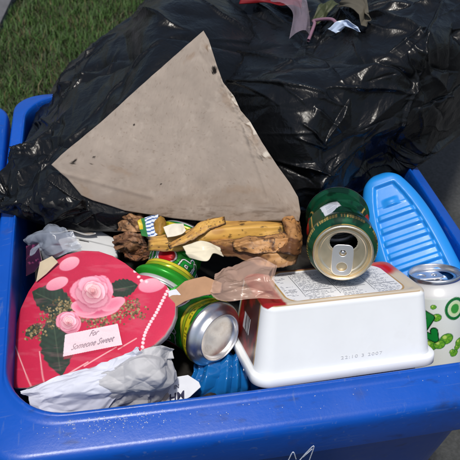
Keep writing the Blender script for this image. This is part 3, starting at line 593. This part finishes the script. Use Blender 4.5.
# second soda can, half under the heart lid
p = at(160, 292, -.012); a, x = view_axis(p, .50, -.87, -.36); ks = .62; o = np.array(p) + a * .1195 * ks; a = -a
can('squashed green soda can half under the heart lid, below the banana peel', frame(o, a, x) @ Matrix.Diagonal((1, 1, ks, 1)), soda_paint(.35, .062), M['silver'], dents(.009, 20, 9))
# beer can with its gold lid towards us
p = at(343, 253, .076); a, x = view_axis(p, .36, .93, .90); kb = .80; o = np.array(p) - a * .1195 * kb
can('crumpled dark green beer can with open gold lid lying on the tub', frame(o, a, x) @ Matrix.Rotation(-.22, 4, 'Z') @ Matrix.Diagonal((1, 1, kb, 1)), beer_paint(.3), M['gold'], dents(.0068, 24, 6, .012, .101))
# white can with lime print
p = at(434.5, 274, .0); a, x = view_axis(p, -.33, -.94, .35); o = np.array(p) - a * .1195
can('white drink can printed with green limes standing between tub and bottle', frame(o, a, x) @ Matrix.Rotation(2.0, 4, 'Z'), lime_paint(.15 - 2.0), M['silver'], None, 'canwhite')

# ------------------------------------------------------------------ white tub, upside down
TUB_M = Matrix.Translation((.0590, -.2210, -.0300 + H)) @ Matrix.Rotation(.0306, 4, 'Z') @ Matrix.Rotation(.0601, 4, 'Y') @ Matrix.Rotation(-.4131, 4, 'X')
TW, TH, TD = .183, .0735, .106
def tub():
    def loop(hw, hd, r, z, n=10, m=150):
        P = []
        C4 = ((1, -1, -90), (1, 1, 0), (-1, 1, 90), (-1, -1, 180))
        for i, (cx, cy, a0) in enumerate(C4):
            for k in range(n + 1): t = math.radians(a0 + 90 * k / n); P.append((cx * (hw - r) + r * math.cos(t), cy * (hd - r) + r * math.sin(t), z))
            c2 = C4[(i + 1) % 4]; t = math.radians(c2[2]); e = (c2[0] * (hw - r) + r * math.cos(t), c2[1] * (hd - r) + r * math.sin(t), z); q = P[-1]
            for k in range(1, m): w = k / m; P.append(tuple(q[j] * (1 - w) + e[j] * w for j in range(3)))
        return P
    hw, hd = TW / 2, TD / 2; L = []
    for off, z in ((-.006, .001), (-.001, .0), (0, .001), (0, .0085), (-.0008, .0096), (-.0036, .0098), (-.0044, .0104)): L.append(loop(hw + off, hd + off, .016, z))
    for t in np.linspace(0, 1, 44): L.append(loop(hw - .0045 - .0075 * t, hd - .0045 - .0075 * t, .0155 - .004 * t, .0106 + (TH - .006 - .0106) * t))
    for t in np.linspace(.1, 1, 8): an = t * math.pi / 2; o = .012 + .0055 * (1 - math.cos(an)); L.append(loop(hw - o, hd - o, max(.0115 - .0055 * (1 - math.cos(an)), .006), TH - .006 + .006 * math.sin(an)))
    w0, d0 = hw - .0175, hd - .0175
    for t in np.linspace(.02, 1, 120): L.append(loop(w0 * (1 - t) + .0002, d0 * (1 - t) + .0002, max(.006 * (1 - t), .0001), TH - .0012 * sstep(.05, .12, t)))
    V = np.array(L); X, Y, Z = V[..., 0], V[..., 1], V[..., 2]
    c = np.broadcast_to(lin([232, 236, 240]), V.shape).copy()
    top = Z > TH - .0035; lab = top & (np.abs(Y) < hd - .0150)
    def side(z): return hw - .0045 - .0075 * np.clip((z - .0106) / (TH - .0166), 0, 1)
    yn = np.abs(Y) / (hd - .0045 - .0075 * np.clip((Z - .0106) / (TH - .0166), 0, 1)); mid = (Z > .012) & ~top & (np.abs(X) > side(Z) - .0035)
    left = (X < 0) & mid & (yn < .68); right = (X > 0) & mid & (yn < .68)
    nz = fbm(Y * 60, Z * 60, 4)
    for sgn, m in ((1, left), (1, right)):
        cc = lin([70, 24, 18])[None] * (.5 + 1.1 * nz[m][:, None]); cc = over(cc, (150, 30, 30), sstep(.45, .6, fbm(Y[m] * 45 + 3, Z[m] * 45, 9))); cc = over(cc, (176, 140, 84), sstep(.61, .63, yn[m]))
        bar = (np.abs(Y[m] - .004) < .010) & (Z[m] > .03) & (Z[m] < .046); cc = over(cc, (225, 225, 225), bar.astype(float)); cc = over(cc, (20, 20, 20), (bar & (hsh(np.floor(Y[m] / .0006), 3, 1) > .5)).astype(float)); c[m] = cc
    # printed base: red ends, tan border, white panel with small print
    px_, py_ = X[lab], Y[lab]; cc = np.broadcast_to(lin([150, 22, 28]), (lab.sum(), 3)).copy(); cc = cc * (.6 + .8 * fbm(px_ * 60, py_ * 60, 2))[:, None]
    pan = np.maximum(np.abs(px_ - .004) / (w0 - .016), (np.abs(py_) / (d0 - .0005))); rr = np.hypot(np.maximum(np.abs(px_ - .004) - (w0 - .030), 0), np.maximum(np.abs(py_) - (d0 - .016), 0))
    cc = over(cc, (196, 186, 170), sstep(-.060, -.057, px_) * (1 - .8 * sstep(.0, .02, py_)));  cc = over(cc, (176, 142, 88), 1 - sstep(.0150, .0156, rr)); cc = over(cc, (190, 30, 34), 1 - sstep(.5, 1.1, ell(px_, py_, w0 - .012, d0 - .016, .014, .016))); cc = over(cc, (226, 228, 232), 1 - sstep(.0132, .0137, rr))
    row = np.floor(py_ / .0022); fy = py_ / .0022 - row; colm = np.floor((px_ + .07) / .034); fx = (px_ + .07) / .034 - colm
    word = (hsh(np.floor(px_ / .0042 + hsh(row, 1)), row, 2) > .12) & (((px_ / .0042 + hsh(row, 1)) % 1) > .16) & (hsh(np.floor(px_ / .00095), row, 8) > .22); txt = (fy > .3) & (fy < .78) & word & (fx > .05) & (fx < .50 + .45 * hsh(row, colm, 5)) & (rr < .0115); cc = over(cc, (70, 78, 100), .8 * txt)
    cc = over(cc, (40, 44, 60), ((np.abs(fx - .01) < .008) & (rr < .011) & (np.abs(py_) < d0 * .7)).astype(float)); cc = over(cc, (40, 44, 60), ((rr < .011) & (np.abs(py_ + .012) < .0005) & (fx > .05) & (fx < .9)).astype(float) * .8)
    c[lab] = cc
    ring = top & ~lab & (Z > TH - .0012) & (Y < 0) & (Y > -hd + .0150 - .0030); c[ring] = lin([168, 140, 100])
    # heel of the left front corner carries the printed edge
    root = thing('white_tub', 'white plastic food tub lying upside down with printed base', 'tub', TUB_M); n = V.shape[1]
    obj('tub_body', mesh('tub_body', V, gridF(len(L), n, True), M['plain'], c), root)
    # faint date code low on the front wall
    tm = text_mesh('date_code', '22:10 3 2007', .0046, pm('faded_ink', (.55, .56, .59), .6), 0, space=1.25); t = (.0175 - .0106) / (TH - .0166)
    tilt = math.atan2(.0075, TH - .0166); tm.transform(Matrix.Translation((.012, -(hd - .0045 - .0075 * t) - .0004, .0185)) @ Matrix.Rotation(math.pi / 2 - tilt, 4, 'X') @ Matrix.Diagonal((1.35, .9, 1, 1))); obj('date_code', tm, root)
tub()

# ------------------------------------------------------------------ sky blue bottle with ribbed grip
def bottle():
    A, B_ = at(377.5, 170, .034), at(431, 296, -.028)     # heel and shoulder of the upper face
    ax = B_ - A; Ln = np.linalg.norm(ax) * 1.02; ax /= np.linalg.norm(ax); v = CAM - A; nz = v - ax * np.dot(v, ax); nz /= np.linalg.norm(nz); nz = nz * .93 + np.cross(nz, ax) * .12; nz -= ax * np.dot(nz, ax); nz /= np.linalg.norm(nz)
    m = frame(A - nz * .02, nz, ax); nu, nv = 240, 130; u = np.linspace(0, 1, nu)[:, None]; ph = np.linspace(0, 2 * math.pi, nv, endpoint=False)[None]
    x = u * Ln; half = (.0150 + .031 * (1 - np.exp(-x / .045)) ) * np.sqrt(np.clip(1 - np.clip(1 - x / .016, 0, 1) ** 2, 0, 1)) * np.sqrt(np.clip(1 - np.clip((x - Ln + .02) / .02, 0, 1) ** 2.5, 0, 1)) + .0003
    th = .021 * np.sqrt(np.clip(1 - np.clip(1 - x / .014, 0, 1) ** 2, 0, 1)) * np.sqrt(np.clip(1 - np.clip((x - Ln + .02) / .02, 0, 1) ** 2.5, 0, 1)) + .0002
    ce, se = np.cos(ph), np.sin(ph); e = .52; Y = half * np.sign(ce) * np.abs(ce) ** e; Z = th * np.sign(se) * np.abs(se) ** e; X = x + 0 * Y
    ph_ = np.clip(half - .0150, 0, None); inn = np.minimum(ph_ - np.abs(Y), np.minimum(X - .020, Ln - .022 - X)); rec = sstep(-.0012, .0022, inn)
    k = (X - .052) / .0155; fr = k - np.floor(k); rib = sstep(.10, .26, fr) * (1 - sstep(.52, .72, fr)) * sstep(.044, .052, X) * sstep(.0005, .003, inn)
    tri = sstep(.0002, .002, np.minimum((X - .024) * .40 - np.abs(Y), .048 - X)) * sstep(0, .002, inn)
    Z = Z + (Z > 0) * (se > 0) * (-.0042 * rec + .0036 * rib + .0030 * tri)
    root = thing('plastic_bottle', 'sky blue plastic bottle with ribbed grip panel beside the black bag', 'bottle', m)
    obj('bottle_body', mesh('bottle_body', np.stack([X, Y, Z], -1), gridF(nu, nv, True), M['bluebottle']), root)
    V, F, _ = lathe([(.013, 0), (.013, .012), (.016, .013), (.016, .034), (.0145, .036), (.0001, .036)], 40); R = Matrix.Translation((Ln - .002, 0, 0)) @ Matrix.Rotation(math.pi / 2, 4, 'Y'); me = mesh('cap', V, F, M['plain'], np.broadcast_to(lin([225, 228, 232]), V.shape)); me.transform(R); obj('cap', me, root)
bottle()

# ------------------------------------------------------------------ soft things lofted from control rows
def loft(rows, nu, nv): 
    G = np.array([[at(*q) for q in r] for r in rows]); G = spline(G, nu); return np.swapaxes(spline(np.swapaxes(G, 0, 1), nv), 0, 1)
def soft(name, label, cat, rows, nu, nv, disp, paint, mat, thick=.0008, group=None, sub=0, rag=0):
    G = loft(rows, nu, nv); u, v = np.linspace(0, 1, nu)[:, None] * np.ones((1, nv)), np.linspace(0, 1, nv)[None] * np.ones((nu, 1))
    if rag: c0 = G[:, nv // 2][:, None].copy(); k = 1 + rag * (2 * fbm(u * 6, v * 0 + 3, int(rag * 100) + nu + len(label)) - 1) + .15 * rag * (2 * fbm(u * 24, v * 2, 7) - 1); G = c0 + (G - c0) * k[..., None]
    G = G + disp(u, v)[..., None] * normals(G); c = paint(u, v); o = world_obj(name, G, gridF(nu, nv), M[mat], c, label=label, cat=cat, group=group); (thick > 0) and solid(o, thick)
    if sub: subsurf(o, sub)
    return o
def mono(c, k=.15, seed=1, s=8): return lambda u, v: np.broadcast_to(lin(c), u.shape + (3,)) * (1 - k + 2 * k * fbm(u * s, v * s, seed))[..., None]

def peel(label, rows, seed, ripe, dome=.0022, tone=(204, 158, 78)):
    def paint(u, v):
        n = fbm(u * 6, v * 2.5 + seed, seed); c = np.broadcast_to(lin(tone), u.shape + (3,)).copy(); c = over(c, (162, 112, 58), sstep(.42, .62, fbm(u * 8, v * 4, seed + 2)) * .6)
        c = over(c, (112, 74, 44), sstep(.50, .64, fbm(u * 3.5, v * 9, seed + 8)) * .45)                                    # bruised lines along the peel
        c = over(c, (98, 64, 40), sstep(.62 - ripe, .80 - ripe, n)); e = np.minimum(v, 1 - v) + .16 * (fbm(u * 12, v * 6, seed + 4) - .5)
        c = over(c, (58, 36, 22), (1 - sstep(.0, .10, e)) * .85); c = over(c, (170, 128, 92), .35 * band(e, .02, .09, .02))
        c = over(c, (38, 24, 16), sstep(.63, .70, fbm(u * 24, v * 10, seed + 6)) * .8); c = over(c, (40, 26, 18), 1 - sstep(.0, .07, np.minimum(u, 1 - u) + .06 * (fbm(u * 30, v * 9, 3) - .4))); return c
    disp = lambda u, v: dome * (1 - (2 * v - 1) ** 2) + .0030 * np.abs(2 * v - 1) ** 5 * (fbm(u * 5, v, seed + 1) - .3) + .0060 * (fbm(u * 3.5, v * 1.2, seed) - .5) + .0016 * np.exp(-((v - .5 - .12 * np.sin(u * 5 + seed)) / .06) ** 2) + .0014 * (facet(u, v, 7, seed, 4.0, 0) - .7)
    soft('banana_peel', label, 'banana peel', rows, 150, 44, disp, paint, 'peel', .0012, 'banana peels on the cans', rag=.26)
peel('long yellow banana peel strip with brown edges lying under the cardboard edge', [[(146, 236, .030), (149, 242, .033), (146, 251, .026)], [(166, 233, .036), (168, 241, .039), (166, 252, .030)], [(190, 229, .040), (192, 239, .043), (192, 250, .034)], [(214, 222, .043), (216, 233, .047), (217, 244, .038)], [(250, 217, .045), (252, 227, .049), (253, 239, .042)], [(284, 215, .047), (288, 225, .050), (287, 238, .044)]], 3, -.13)
peel('thin dark yellow peel strand crossing over the long yellow peel', [[(168, 246, .044), (170, 250, .044)], [(186, 233, .048), (191, 241, .049)], [(204, 221, .052), (210, 230, .053)], [(222, 217, .052), (226, 223, .052)]], 8, .02)
peel('brown rotten banana peel below the yellow strip', [[(206, 240, .040), (208, 245, .041), (208, 250, .036)], [(228, 237, .045), (230, 246, .047), (229, 257, .040)], [(252, 237, .046), (254, 249, .050), (253, 263, .042)], [(276, 240, .048), (279, 253, .051), (277, 267, .044)], [(293, 234, .050), (299, 248, .051), (296, 264, .046)]], 5, .24, .003, (176, 132, 84))
peel('limp tan peel flap folded over the rotten brown peel', [[(232, 240, .050), (233, 246, .052), (236, 252, .048)], [(250, 237, .053), (252, 245, .056), (256, 254, .052)], [(268, 235, .056), (272, 244, .058), (276, 253, .054)], [(283, 231, .057), (290, 239, .058), (294, 248, .054)]], 27, .08, .003, (186, 138, 88))
peel('curled brown peel end hanging beside the beer can', [[(280, 217, .052), (288, 220, .055), (296, 217, .050)], [(286, 229, .056), (293, 231, .059), (300, 229, .052)], [(285, 242, .056), (293, 244, .059), (302, 241, .052)], [(277, 253, .054), (287, 257, .056), (299, 255, .049)]], 14, .20, .004, (170, 124, 78))

# food scraps at the left of the peels
def lump(name, label, cat, px, py, z, sx, sy, sz, cols, seed, mat='organic', rough=.35, group=None):
    bm = bmesh.new(); bmesh.ops.create_icosphere(bm, subdivisions=5, radius=1); V = np.array([v.co[:] for v in bm.verts]); F = np.array([[v.index for v in f.verts] for f in bm.faces]); bm.free()
    r = np.random.default_rng(seed); S = r.normal(0, 1, (34, 3)); S /= np.linalg.norm(S, axis=1)[:, None]
    d = np.min(np.linalg.norm(V[:, None] - S[None], axis=-1), 1); S2 = r.normal(0, 1, (150, 3)); S2 /= np.linalg.norm(S2, axis=1)[:, None]; d2 = np.min(np.linalg.norm(V[:, None] - S2[None], axis=-1), 1)
    W = V * (1 - rough * (d - .3) * 1.2 - rough * .5 * (d2 - .15))[:, None]; a = r.uniform(0, 3); W = W * np.array([sx, sy, sz]); 
    n = fbm(V[:, 0] * 3 + 5, V[:, 1] * 3 + V[:, 2] * 2 + 5, seed); c = lin(cols[0])[None] * (1 - n[:, None]) + lin(cols[1])[None] * n[:, None]; c = c * (1.25 - 1.3 * (d2))[:, None]
    p = at(px, py, z); o = obj(name, mesh(name, W, F, M[mat], c), None, label=label, cat=cat, group=group); o.location = p; o.rotation_euler = (0, 0, -.19); return o
def scrap(label, rows, cols, seed):
    def paint(u, v):
        n = fbm(u * 5, v * 5, seed); c = over(np.broadcast_to(lin(cols[0]), u.shape + (3,)).copy(), cols[1], sstep(.3, .65, n)); return over(c, (34, 24, 18), sstep(.58, .66, fbm(u * 16, v * 16, seed + 3)) * .8)
    soft('food_scrap', label, 'food scrap', rows, 60, 60, lambda u, v: -.006 * (facet(u, v, 14, seed, 1.6) - .6) - .002 * facet(u, v, 60, seed + 1), paint, 'organic', .0018, 'brown food scraps')
scrap('dark brown shrivelled peel scrap below the cardboard left corner', [[(112, 236, .004), (112, 244, .002), (116, 252, -.010)], [(126, 230, .018), (128, 242, .016), (128, 254, -.004)], [(142, 232, .020), (146, 243, .016), (148, 252, .002)]], ((84, 56, 40), (140, 102, 74)), 4)
scrap('tan crinkled food scrap tucked under the cardboard lower edge', [[(114, 208, .016), (116, 218, .018), (116, 230, .010)], [(128, 207, .026), (130, 218, .030), (132, 232, .018)], [(142, 209, .026), (146, 220, .026), (148, 232, .016)]], ((110, 76, 50), (172, 132, 96)), 6)
scrap('reddish brown scrap between the heart lid and the banana peel', [[(122, 247, -.004), (124, 258, -.010)], [(136, 244, .010), (137, 262, -.006)], [(150, 246, .012), (150, 258, .002)]], ((78, 50, 38), (136, 92, 64)), 8)
lump('food_scrap', 'ochre stalk stub standing beside the striped wrapper', 'food scrap', 160, 228, .030, .007, .014, .010, ((120, 88, 34), (170, 128, 52)), 12, rough=.15, group='brown food scraps')
def stripes(u, v):
    c = np.broadcast_to(lin([214, 222, 232]), u.shape + (3,)).copy(); c = over(c, (60, 92, 150), ((v * 6 + u) % 1 > .6).astype(float)); c = over(c, (52, 120, 60), ((u < .3)).astype(float)); c = over(c, (206, 180, 50), ((u < .16) & (v < .6)).astype(float)); return c
soft('wrapper', 'small blue and white striped wrapper under the cardboard edge', 'wrapper', [[(138, 222, .030), (142, 236, .026)], [(150, 217, .034), (153, 238, .030)], [(158, 216, .034), (160, 234, .030)]], 30, 30, lambda u, v: .003 * facet(u, v, 9, 4), stripes, 'plain', .0006)
soft('paper_scrap', 'small torn white paper scrap above the long yellow peel', 'paper scrap', [[(164, 228, .048), (168, 238, .046)], [(174, 224, .052), (180, 236, .050)], [(183, 225, .050), (186, 231, .050)]], 24, 24, lambda u, v: .003 * facet(u, v, 8, 9), mono((222, 214, 196), .08), 'paper', .0006)
soft('plastic_scrap', 'torn cream white plastic scrap lying on the squashed soda can', 'plastic scrap', [[(183, 247, .052), (190, 258, .050)], [(197, 243, .057), (207, 262, .058)], [(209, 244, .056), (213, 254, .056)], [(219, 249, .050), (223, 257, .048)]], 40, 30, lambda u, v: .003 * facet(u, v, 7, 2), mono((226, 216, 190), .08, 3), 'plain', .001)
# tan film wrap
soft('plastic_wrap', 'crumpled tan translucent plastic wrap lying on the tub corner', 'plastic wrap', [[(212, 272, .056), (213, 284, .056), (216, 297, .050)], [(222, 262, .062), (226, 280, .070), (230, 300, .056)], [(240, 260, .064), (246, 276, .072), (250, 299, .060)], [(258, 261, .062), (264, 278, .070), (268, 299, .062)], [(270, 272, .062), (277, 286, .066), (282, 298, .062)]], 90, 80,
     lambda u, v: .016 * (facet(u, v, 7, 3, 4.0, 1.2) - .7) + .0040 * (facet(u, v, 30, 4, 5, 1.1) - .7) + .0008 * facet(u, v, 160, 5, 3, .8), mono((226, 188, 168), .14, 6), 'wrap', 0)
# brown and white paper by the heart
def flat_piece(name, label, cat, outline, cen, zs, thick, paint, mat, disp=None, edge=(180, 170, 160), group=None):
    pl = plane3(*zs); V, F, c = radial_sheet(outline, cen, pl, 120, 26, thick, disp, paint, edge); return world_obj(name, V, F, M[mat], c, label=label, cat=cat, group=group), pl
def pmono(c, k=.12, seed=1): return lambda X, Y: np.broadcast_to(lin(c), X.shape + (3,)) * (1 - k + 2 * k * fbm(X * .15, Y * .15, seed))[..., None]
flat_piece('cardboard_scrap', 'plain brown card scrap between the two green soda cans', 'cardboard', [(168, 296), (186, 283), (206, 278), (222, 283), (220, 293), (205, 297), (186, 303), (172, 310)], (195, 292), [(168, 300, .036), (222, 288, .052), (200, 278, .050)], .0012, pmono((172, 134, 104)), 'card', lambda X, Y, q: .004 * np.sin((X - 168) * .06) + .001 * fbm(X * .2, Y * .2, 3))
flat_piece('paper_scrap', 'white folded paper corner between the heart lid and brown scrap', 'paper scrap', [(168, 291), (176, 289), (186, 301), (176, 304), (170, 306)], (175, 298), [(168, 292, .040), (186, 301, .042), (172, 306, .034)], .0006, pmono((222, 224, 230), .05), 'paper')

# tissue and film at the front left
tis = mono((192, 192, 196), .10, 4, 6)
soft('tissue', 'crumpled grey wet tissue lying in the bin front corner against the soda can', 'tissue', [[(100, 414, -.034), (88, 390, -.012), (98, 372, -.004)], [(118, 413, -.034), (118, 388, .002), (122, 362, .012)], [(142, 411, -.036), (142, 382, .010), (146, 349, .026)], [(154, 407, -.038), (158, 380, .006), (161, 346, .030)], [(163, 398, -.036), (171, 372, -.004), (175, 351, .020)]], 170, 140,
     lambda u, v: .013 * (facet(u, v, 12, 21, 2.0, 1.0) - .6) + .0035 * (facet(u, v, 50, 22, 2.8, .6) - .6) + .0009 * facet(u, v, 200, 23, 2, .2), tis, 'tissue', .0005)
soft('paper_sheet', 'pale lavender white paper sheet draped over the heart lid point', 'paper', [[(19, 392, -.020), (30, 402, -.026), (44, 416, -.040)], [(40, 385, -.012), (50, 396, -.012), (66, 420, -.038)], [(72, 374, -.006), (82, 386, .000), (98, 417, -.038)], [(104, 366, .002), (112, 376, .008), (118, 392, -.010)], [(128, 356, .014), (134, 362, .016), (136, 374, .004)], [(142, 349, .024), (144, 352, .024), (145, 358, .018)]], 170, 90,
     lambda u, v: .009 * (facet(u, v, 7, 31, 2.5) - .6) + .0040 * (facet(u, v, 40, 32, 3, .2) - .6) + .0014 * facet(u, v, 160, 33, 2), mono((208, 211, 224), .06, 7, 5), 'paper', .0005)
# paper with letters, blue tray
o, pl = flat_piece('paper_label', 'white paper scrap with bold navy letters behind the front rim', 'paper', [(150, 392), (163, 386), (176, 377), (188, 375), (199, 382), (201, 387), (190, 397), (176, 404), (160, 412), (146, 414)], (174, 393), [(150, 395, -.028), (200, 385, -.026), (170, 412, -.038)], .0006, pmono((226, 230, 238), .04), 'paper', lambda X, Y, q: .0015 * np.sin(X * .15))
for s, x, y, w in (('HM', 176, 397, 17), ('IN', 176, 387, 6)):
    oo = on(pl, x, y); ex = on(pl, x + 5, y - 1.4) - oo; tm = text_mesh('printed_letters', s, 1, M['ink'], 0, shear=.25, offset=.02 if w > 10 else 0); tw = max(v.co.x for v in tm.vertices) - min(v.co.x for v in tm.vertices); wid = np.linalg.norm(ex) / 5.19 * w
    tm.transform(Matrix.Translation(-Vector(o.location)) @ frame(oo + pl[1] * .0022, pl[1], ex) @ Matrix.Scale(wid / tw, 4)); obj('printed_letters', tm, o)
def tray():
    G = [[(176, 404, -.059), (184, 390, -.049), (194, 376, -.043), (202, 364, -.049)], [(206, 402, -.059), (209, 388, -.045), (214, 373, -.037), (218, 360, -.045)], [(238, 398, -.057), (238, 384, -.043), (238, 369, -.037), (238, 356, -.045)], [(274, 396, -.061), (270, 382, -.051), (262, 366, -.045), (254, 352, -.051)]]
    def paint(u, v): return np.broadcast_to(lin([20, 110, 190]), u.shape + (3,))
    soft('plastic_tray', 'fluted translucent blue plastic tray wedged beneath the soda can', 'tray', G, 150, 60, lambda u, v: .0055 * np.abs(((u * 6.5 + .4 * np.sin(u * 9)) % 1) - .5) * 2 * sstep(.02, .3, v) + .004 * (facet(u, v, 20, 77, 2) - .7) + .004 * sstep(.70, .74, v) - .004 * sstep(.84, .86, v), paint, 'bluetray', .0009)
tray()
# case, film and small things at the back left
def case():
    root = None
    pl = plane3((60, 232, -.018), (118, 250, -.012), (88, 226, -.014)); OUT = [(58, 240), (66, 229), (74, 225.5), (100, 230), (118, 240), (117, 254), (112, 258), (84, 252), (62, 248)]
    V, F, c = radial_sheet(OUT, (88, 241), pl, 140, 24, .014, lambda X, Y, q: -.001 * q[..., 0:1] ** 8, lambda X, Y: over(over(pmono((200, 202, 204), .05)(X, Y), (60, 60, 62), inpoly(X, Y, [(79, 239), (89, 241), (89, 242.6), (79, 240.6)]).astype(float)), (150, 152, 154), 1 - sstep(.3, .8, seg(X, Y, 68, 236, 114, 247))), (190, 192, 194))
    world_obj('plastic_case', V, F, M['plain'], c, label='flat pale grey plastic case with a small slot behind the heart lid', cat='case')
case()
soft('clear_wrapper', 'clear crinkled plastic wrapper standing beside the grey case', 'wrapper', [[(24, 240, -.012), (34, 250, -.016), (42, 262, -.028)], [(38, 232, -.002), (46, 244, .000), (54, 258, -.014)], [(54, 229, .000), (62, 240, .004), (70, 252, -.006)], [(66, 230, .000), (74, 238, .002), (82, 248, -.006)]], 70, 60, lambda u, v: .010 * (facet(u, v, 12, 41, 2.5) - .6) + .003 * facet(u, v, 50, 4), mono((176, 186, 204), .12), 'wrap', 0)
flat_piece('card_scrap', 'small purple black card tucked between bin wall and heart lid', 'card', [(26, 246), (38, 243), (42, 262), (34, 272), (26, 276)], (33, 258), [(26, 246, -.014), (42, 260, -.014), (28, 276, -.03)], .001, lambda X, Y: over(pmono((52, 26, 48), .3)(X, Y), (110, 50, 84), sstep(.57, .66, fbm(X * .3, Y * .3, 3))), 'print')
flat_piece('card_scrap', 'small beige card edge showing behind the heart lid', 'card', [(40, 262), (52, 256), (58, 262), (46, 274), (36, 282)], (47, 267), [(40, 262, -.006), (58, 262, -.004), (38, 282, -.018)], .0012, pmono((190, 176, 150), .1), 'card')
flat_piece('paper_scrap', 'dull white folded paper lying under the bag edge behind the grey case', 'paper scrap', [(46, 222), (66, 219), (92, 226), (96, 234), (70, 232), (50, 232)], (70, 226), [(46, 224, -.014), (96, 230, -.010), (70, 219, -.020)], .0008, pmono((176, 178, 182), .1), 'paper', lambda X, Y, q: .002 * np.sin(X * .2))

# ------------------------------------------------------------------ things poking out of the bag mouth

def poke(px, py, dz=0.0): return surf(px, py) + np.array([0, 0, dz])
def from_px(rows, lift):                    # control rows given as (px, py, extra lift) on the bag surface
    return [[tuple(surf(a, b) + np.array([0, 0, c + lift])) for a, b, c in r] for r in rows]
def soft3(name, label, cat, rows, nu, nv, disp, paint, mat, thick=.0008):
    G = np.array(rows); G = spline(G, nu); G = np.swapaxes(spline(np.swapaxes(G, 0, 1), nv), 0, 1)
    u, v = np.linspace(0, 1, nu)[:, None] * np.ones((1, nv)), np.linspace(0, 1, nv)[None] * np.ones((nu, 1))
    G = G + disp(u, v)[..., None] * normals(G); o = world_obj(name, G, gridF(nu, nv), M[mat], paint(u, v), label=label, cat=cat); (thick > 0) and solid(o, thick); return o
soft3('plastic_film', 'crumpled red plastic film showing in the top of the black bag', 'plastic film', from_px([[(241, 8, 0), (246, -4, .004)], [(260, 13, .006), (262, -2, .012)], [(279, 15, .008), (281, 0, .014)], [(297, 14, .002), (298, 2, .006)]], .010), 50, 30, lambda u, v: .008 * (facet(u, v, 12, 5) - .6), mono((120, 16, 22), .25), 'plain')
soft3('plastic_sleeve', 'clear pinkish plastic sleeve flaring down from the red film', 'plastic film', from_px([[(272, 6, .004), (286, 4, .008)], [(282, 14, .012), (300, 10, .016)], [(287, 28, .016), (308, 24, .018)], [(289, 44, .006), (311, 40, .006)]], .008), 60, 40, lambda u, v: .008 * np.sin(v * 3.14) + .004 * (facet(u, v, 16, 7, 3) - .6), mono((150, 136, 150), .2), 'wrap', 0)
p0 = [surf(309, 40) + np.array([0, 0, .006]), surf(309, 31) + np.array([0, 0, .012]), surf(316, 27) + np.array([0, 0, .014]), surf(326, 28) + np.array([0, 0, .014]), surf(334, 32) + np.array([0, 0, .008])]
V, F = tubeV(spline(np.array(p0), 40), .0022, 8); world_obj('drinking_straw', V, F, pm('pink_straw', (.22, .12, .17), .35), label='thin pink bent straw beside the clear sleeve in the bag top', cat='straw')
soft3('paper_scrap', 'pale blue white crumpled scrap on the bag beside the pink straw', 'paper scrap', from_px([[(328, 32, 0), (331, 38, 0)], [(338, 29, .004), (341, 36, .003)], [(352, 34, .0), (353, 38, 0)]], .010), 40, 26, lambda u, v: .007 * (facet(u, v, 9, 8) - .6), mono((180, 196, 222), .12), 'plain')
soft3('food_scrap', 'olive green limp leaf showing in the top of the black bag', 'leaf', from_px([[(312, 22, 0), (318, 27, 0)], [(318, 12, .008), (326, 20, .008)], [(326, 4, .004), (332, 10, .004)]], .008), 40, 26, lambda u, v: .006 * (facet(u, v, 9, 18) - .6), mono((60, 66, 40), .3), 'organic')
soft3('paper_scrap', 'dull beige crumpled paper in the top of the black bag', 'paper scrap', from_px([[(336, 6, 0), (332, 14, 0)], [(346, 8, .010), (344, 24, .008)], [(358, 12, .010), (356, 30, .006)], [(366, 18, .002), (364, 30, 0)]], .010), 40, 30, lambda u, v: .009 * (facet(u, v, 11, 28) - .6), mono((84, 80, 70), .2), 'paper')
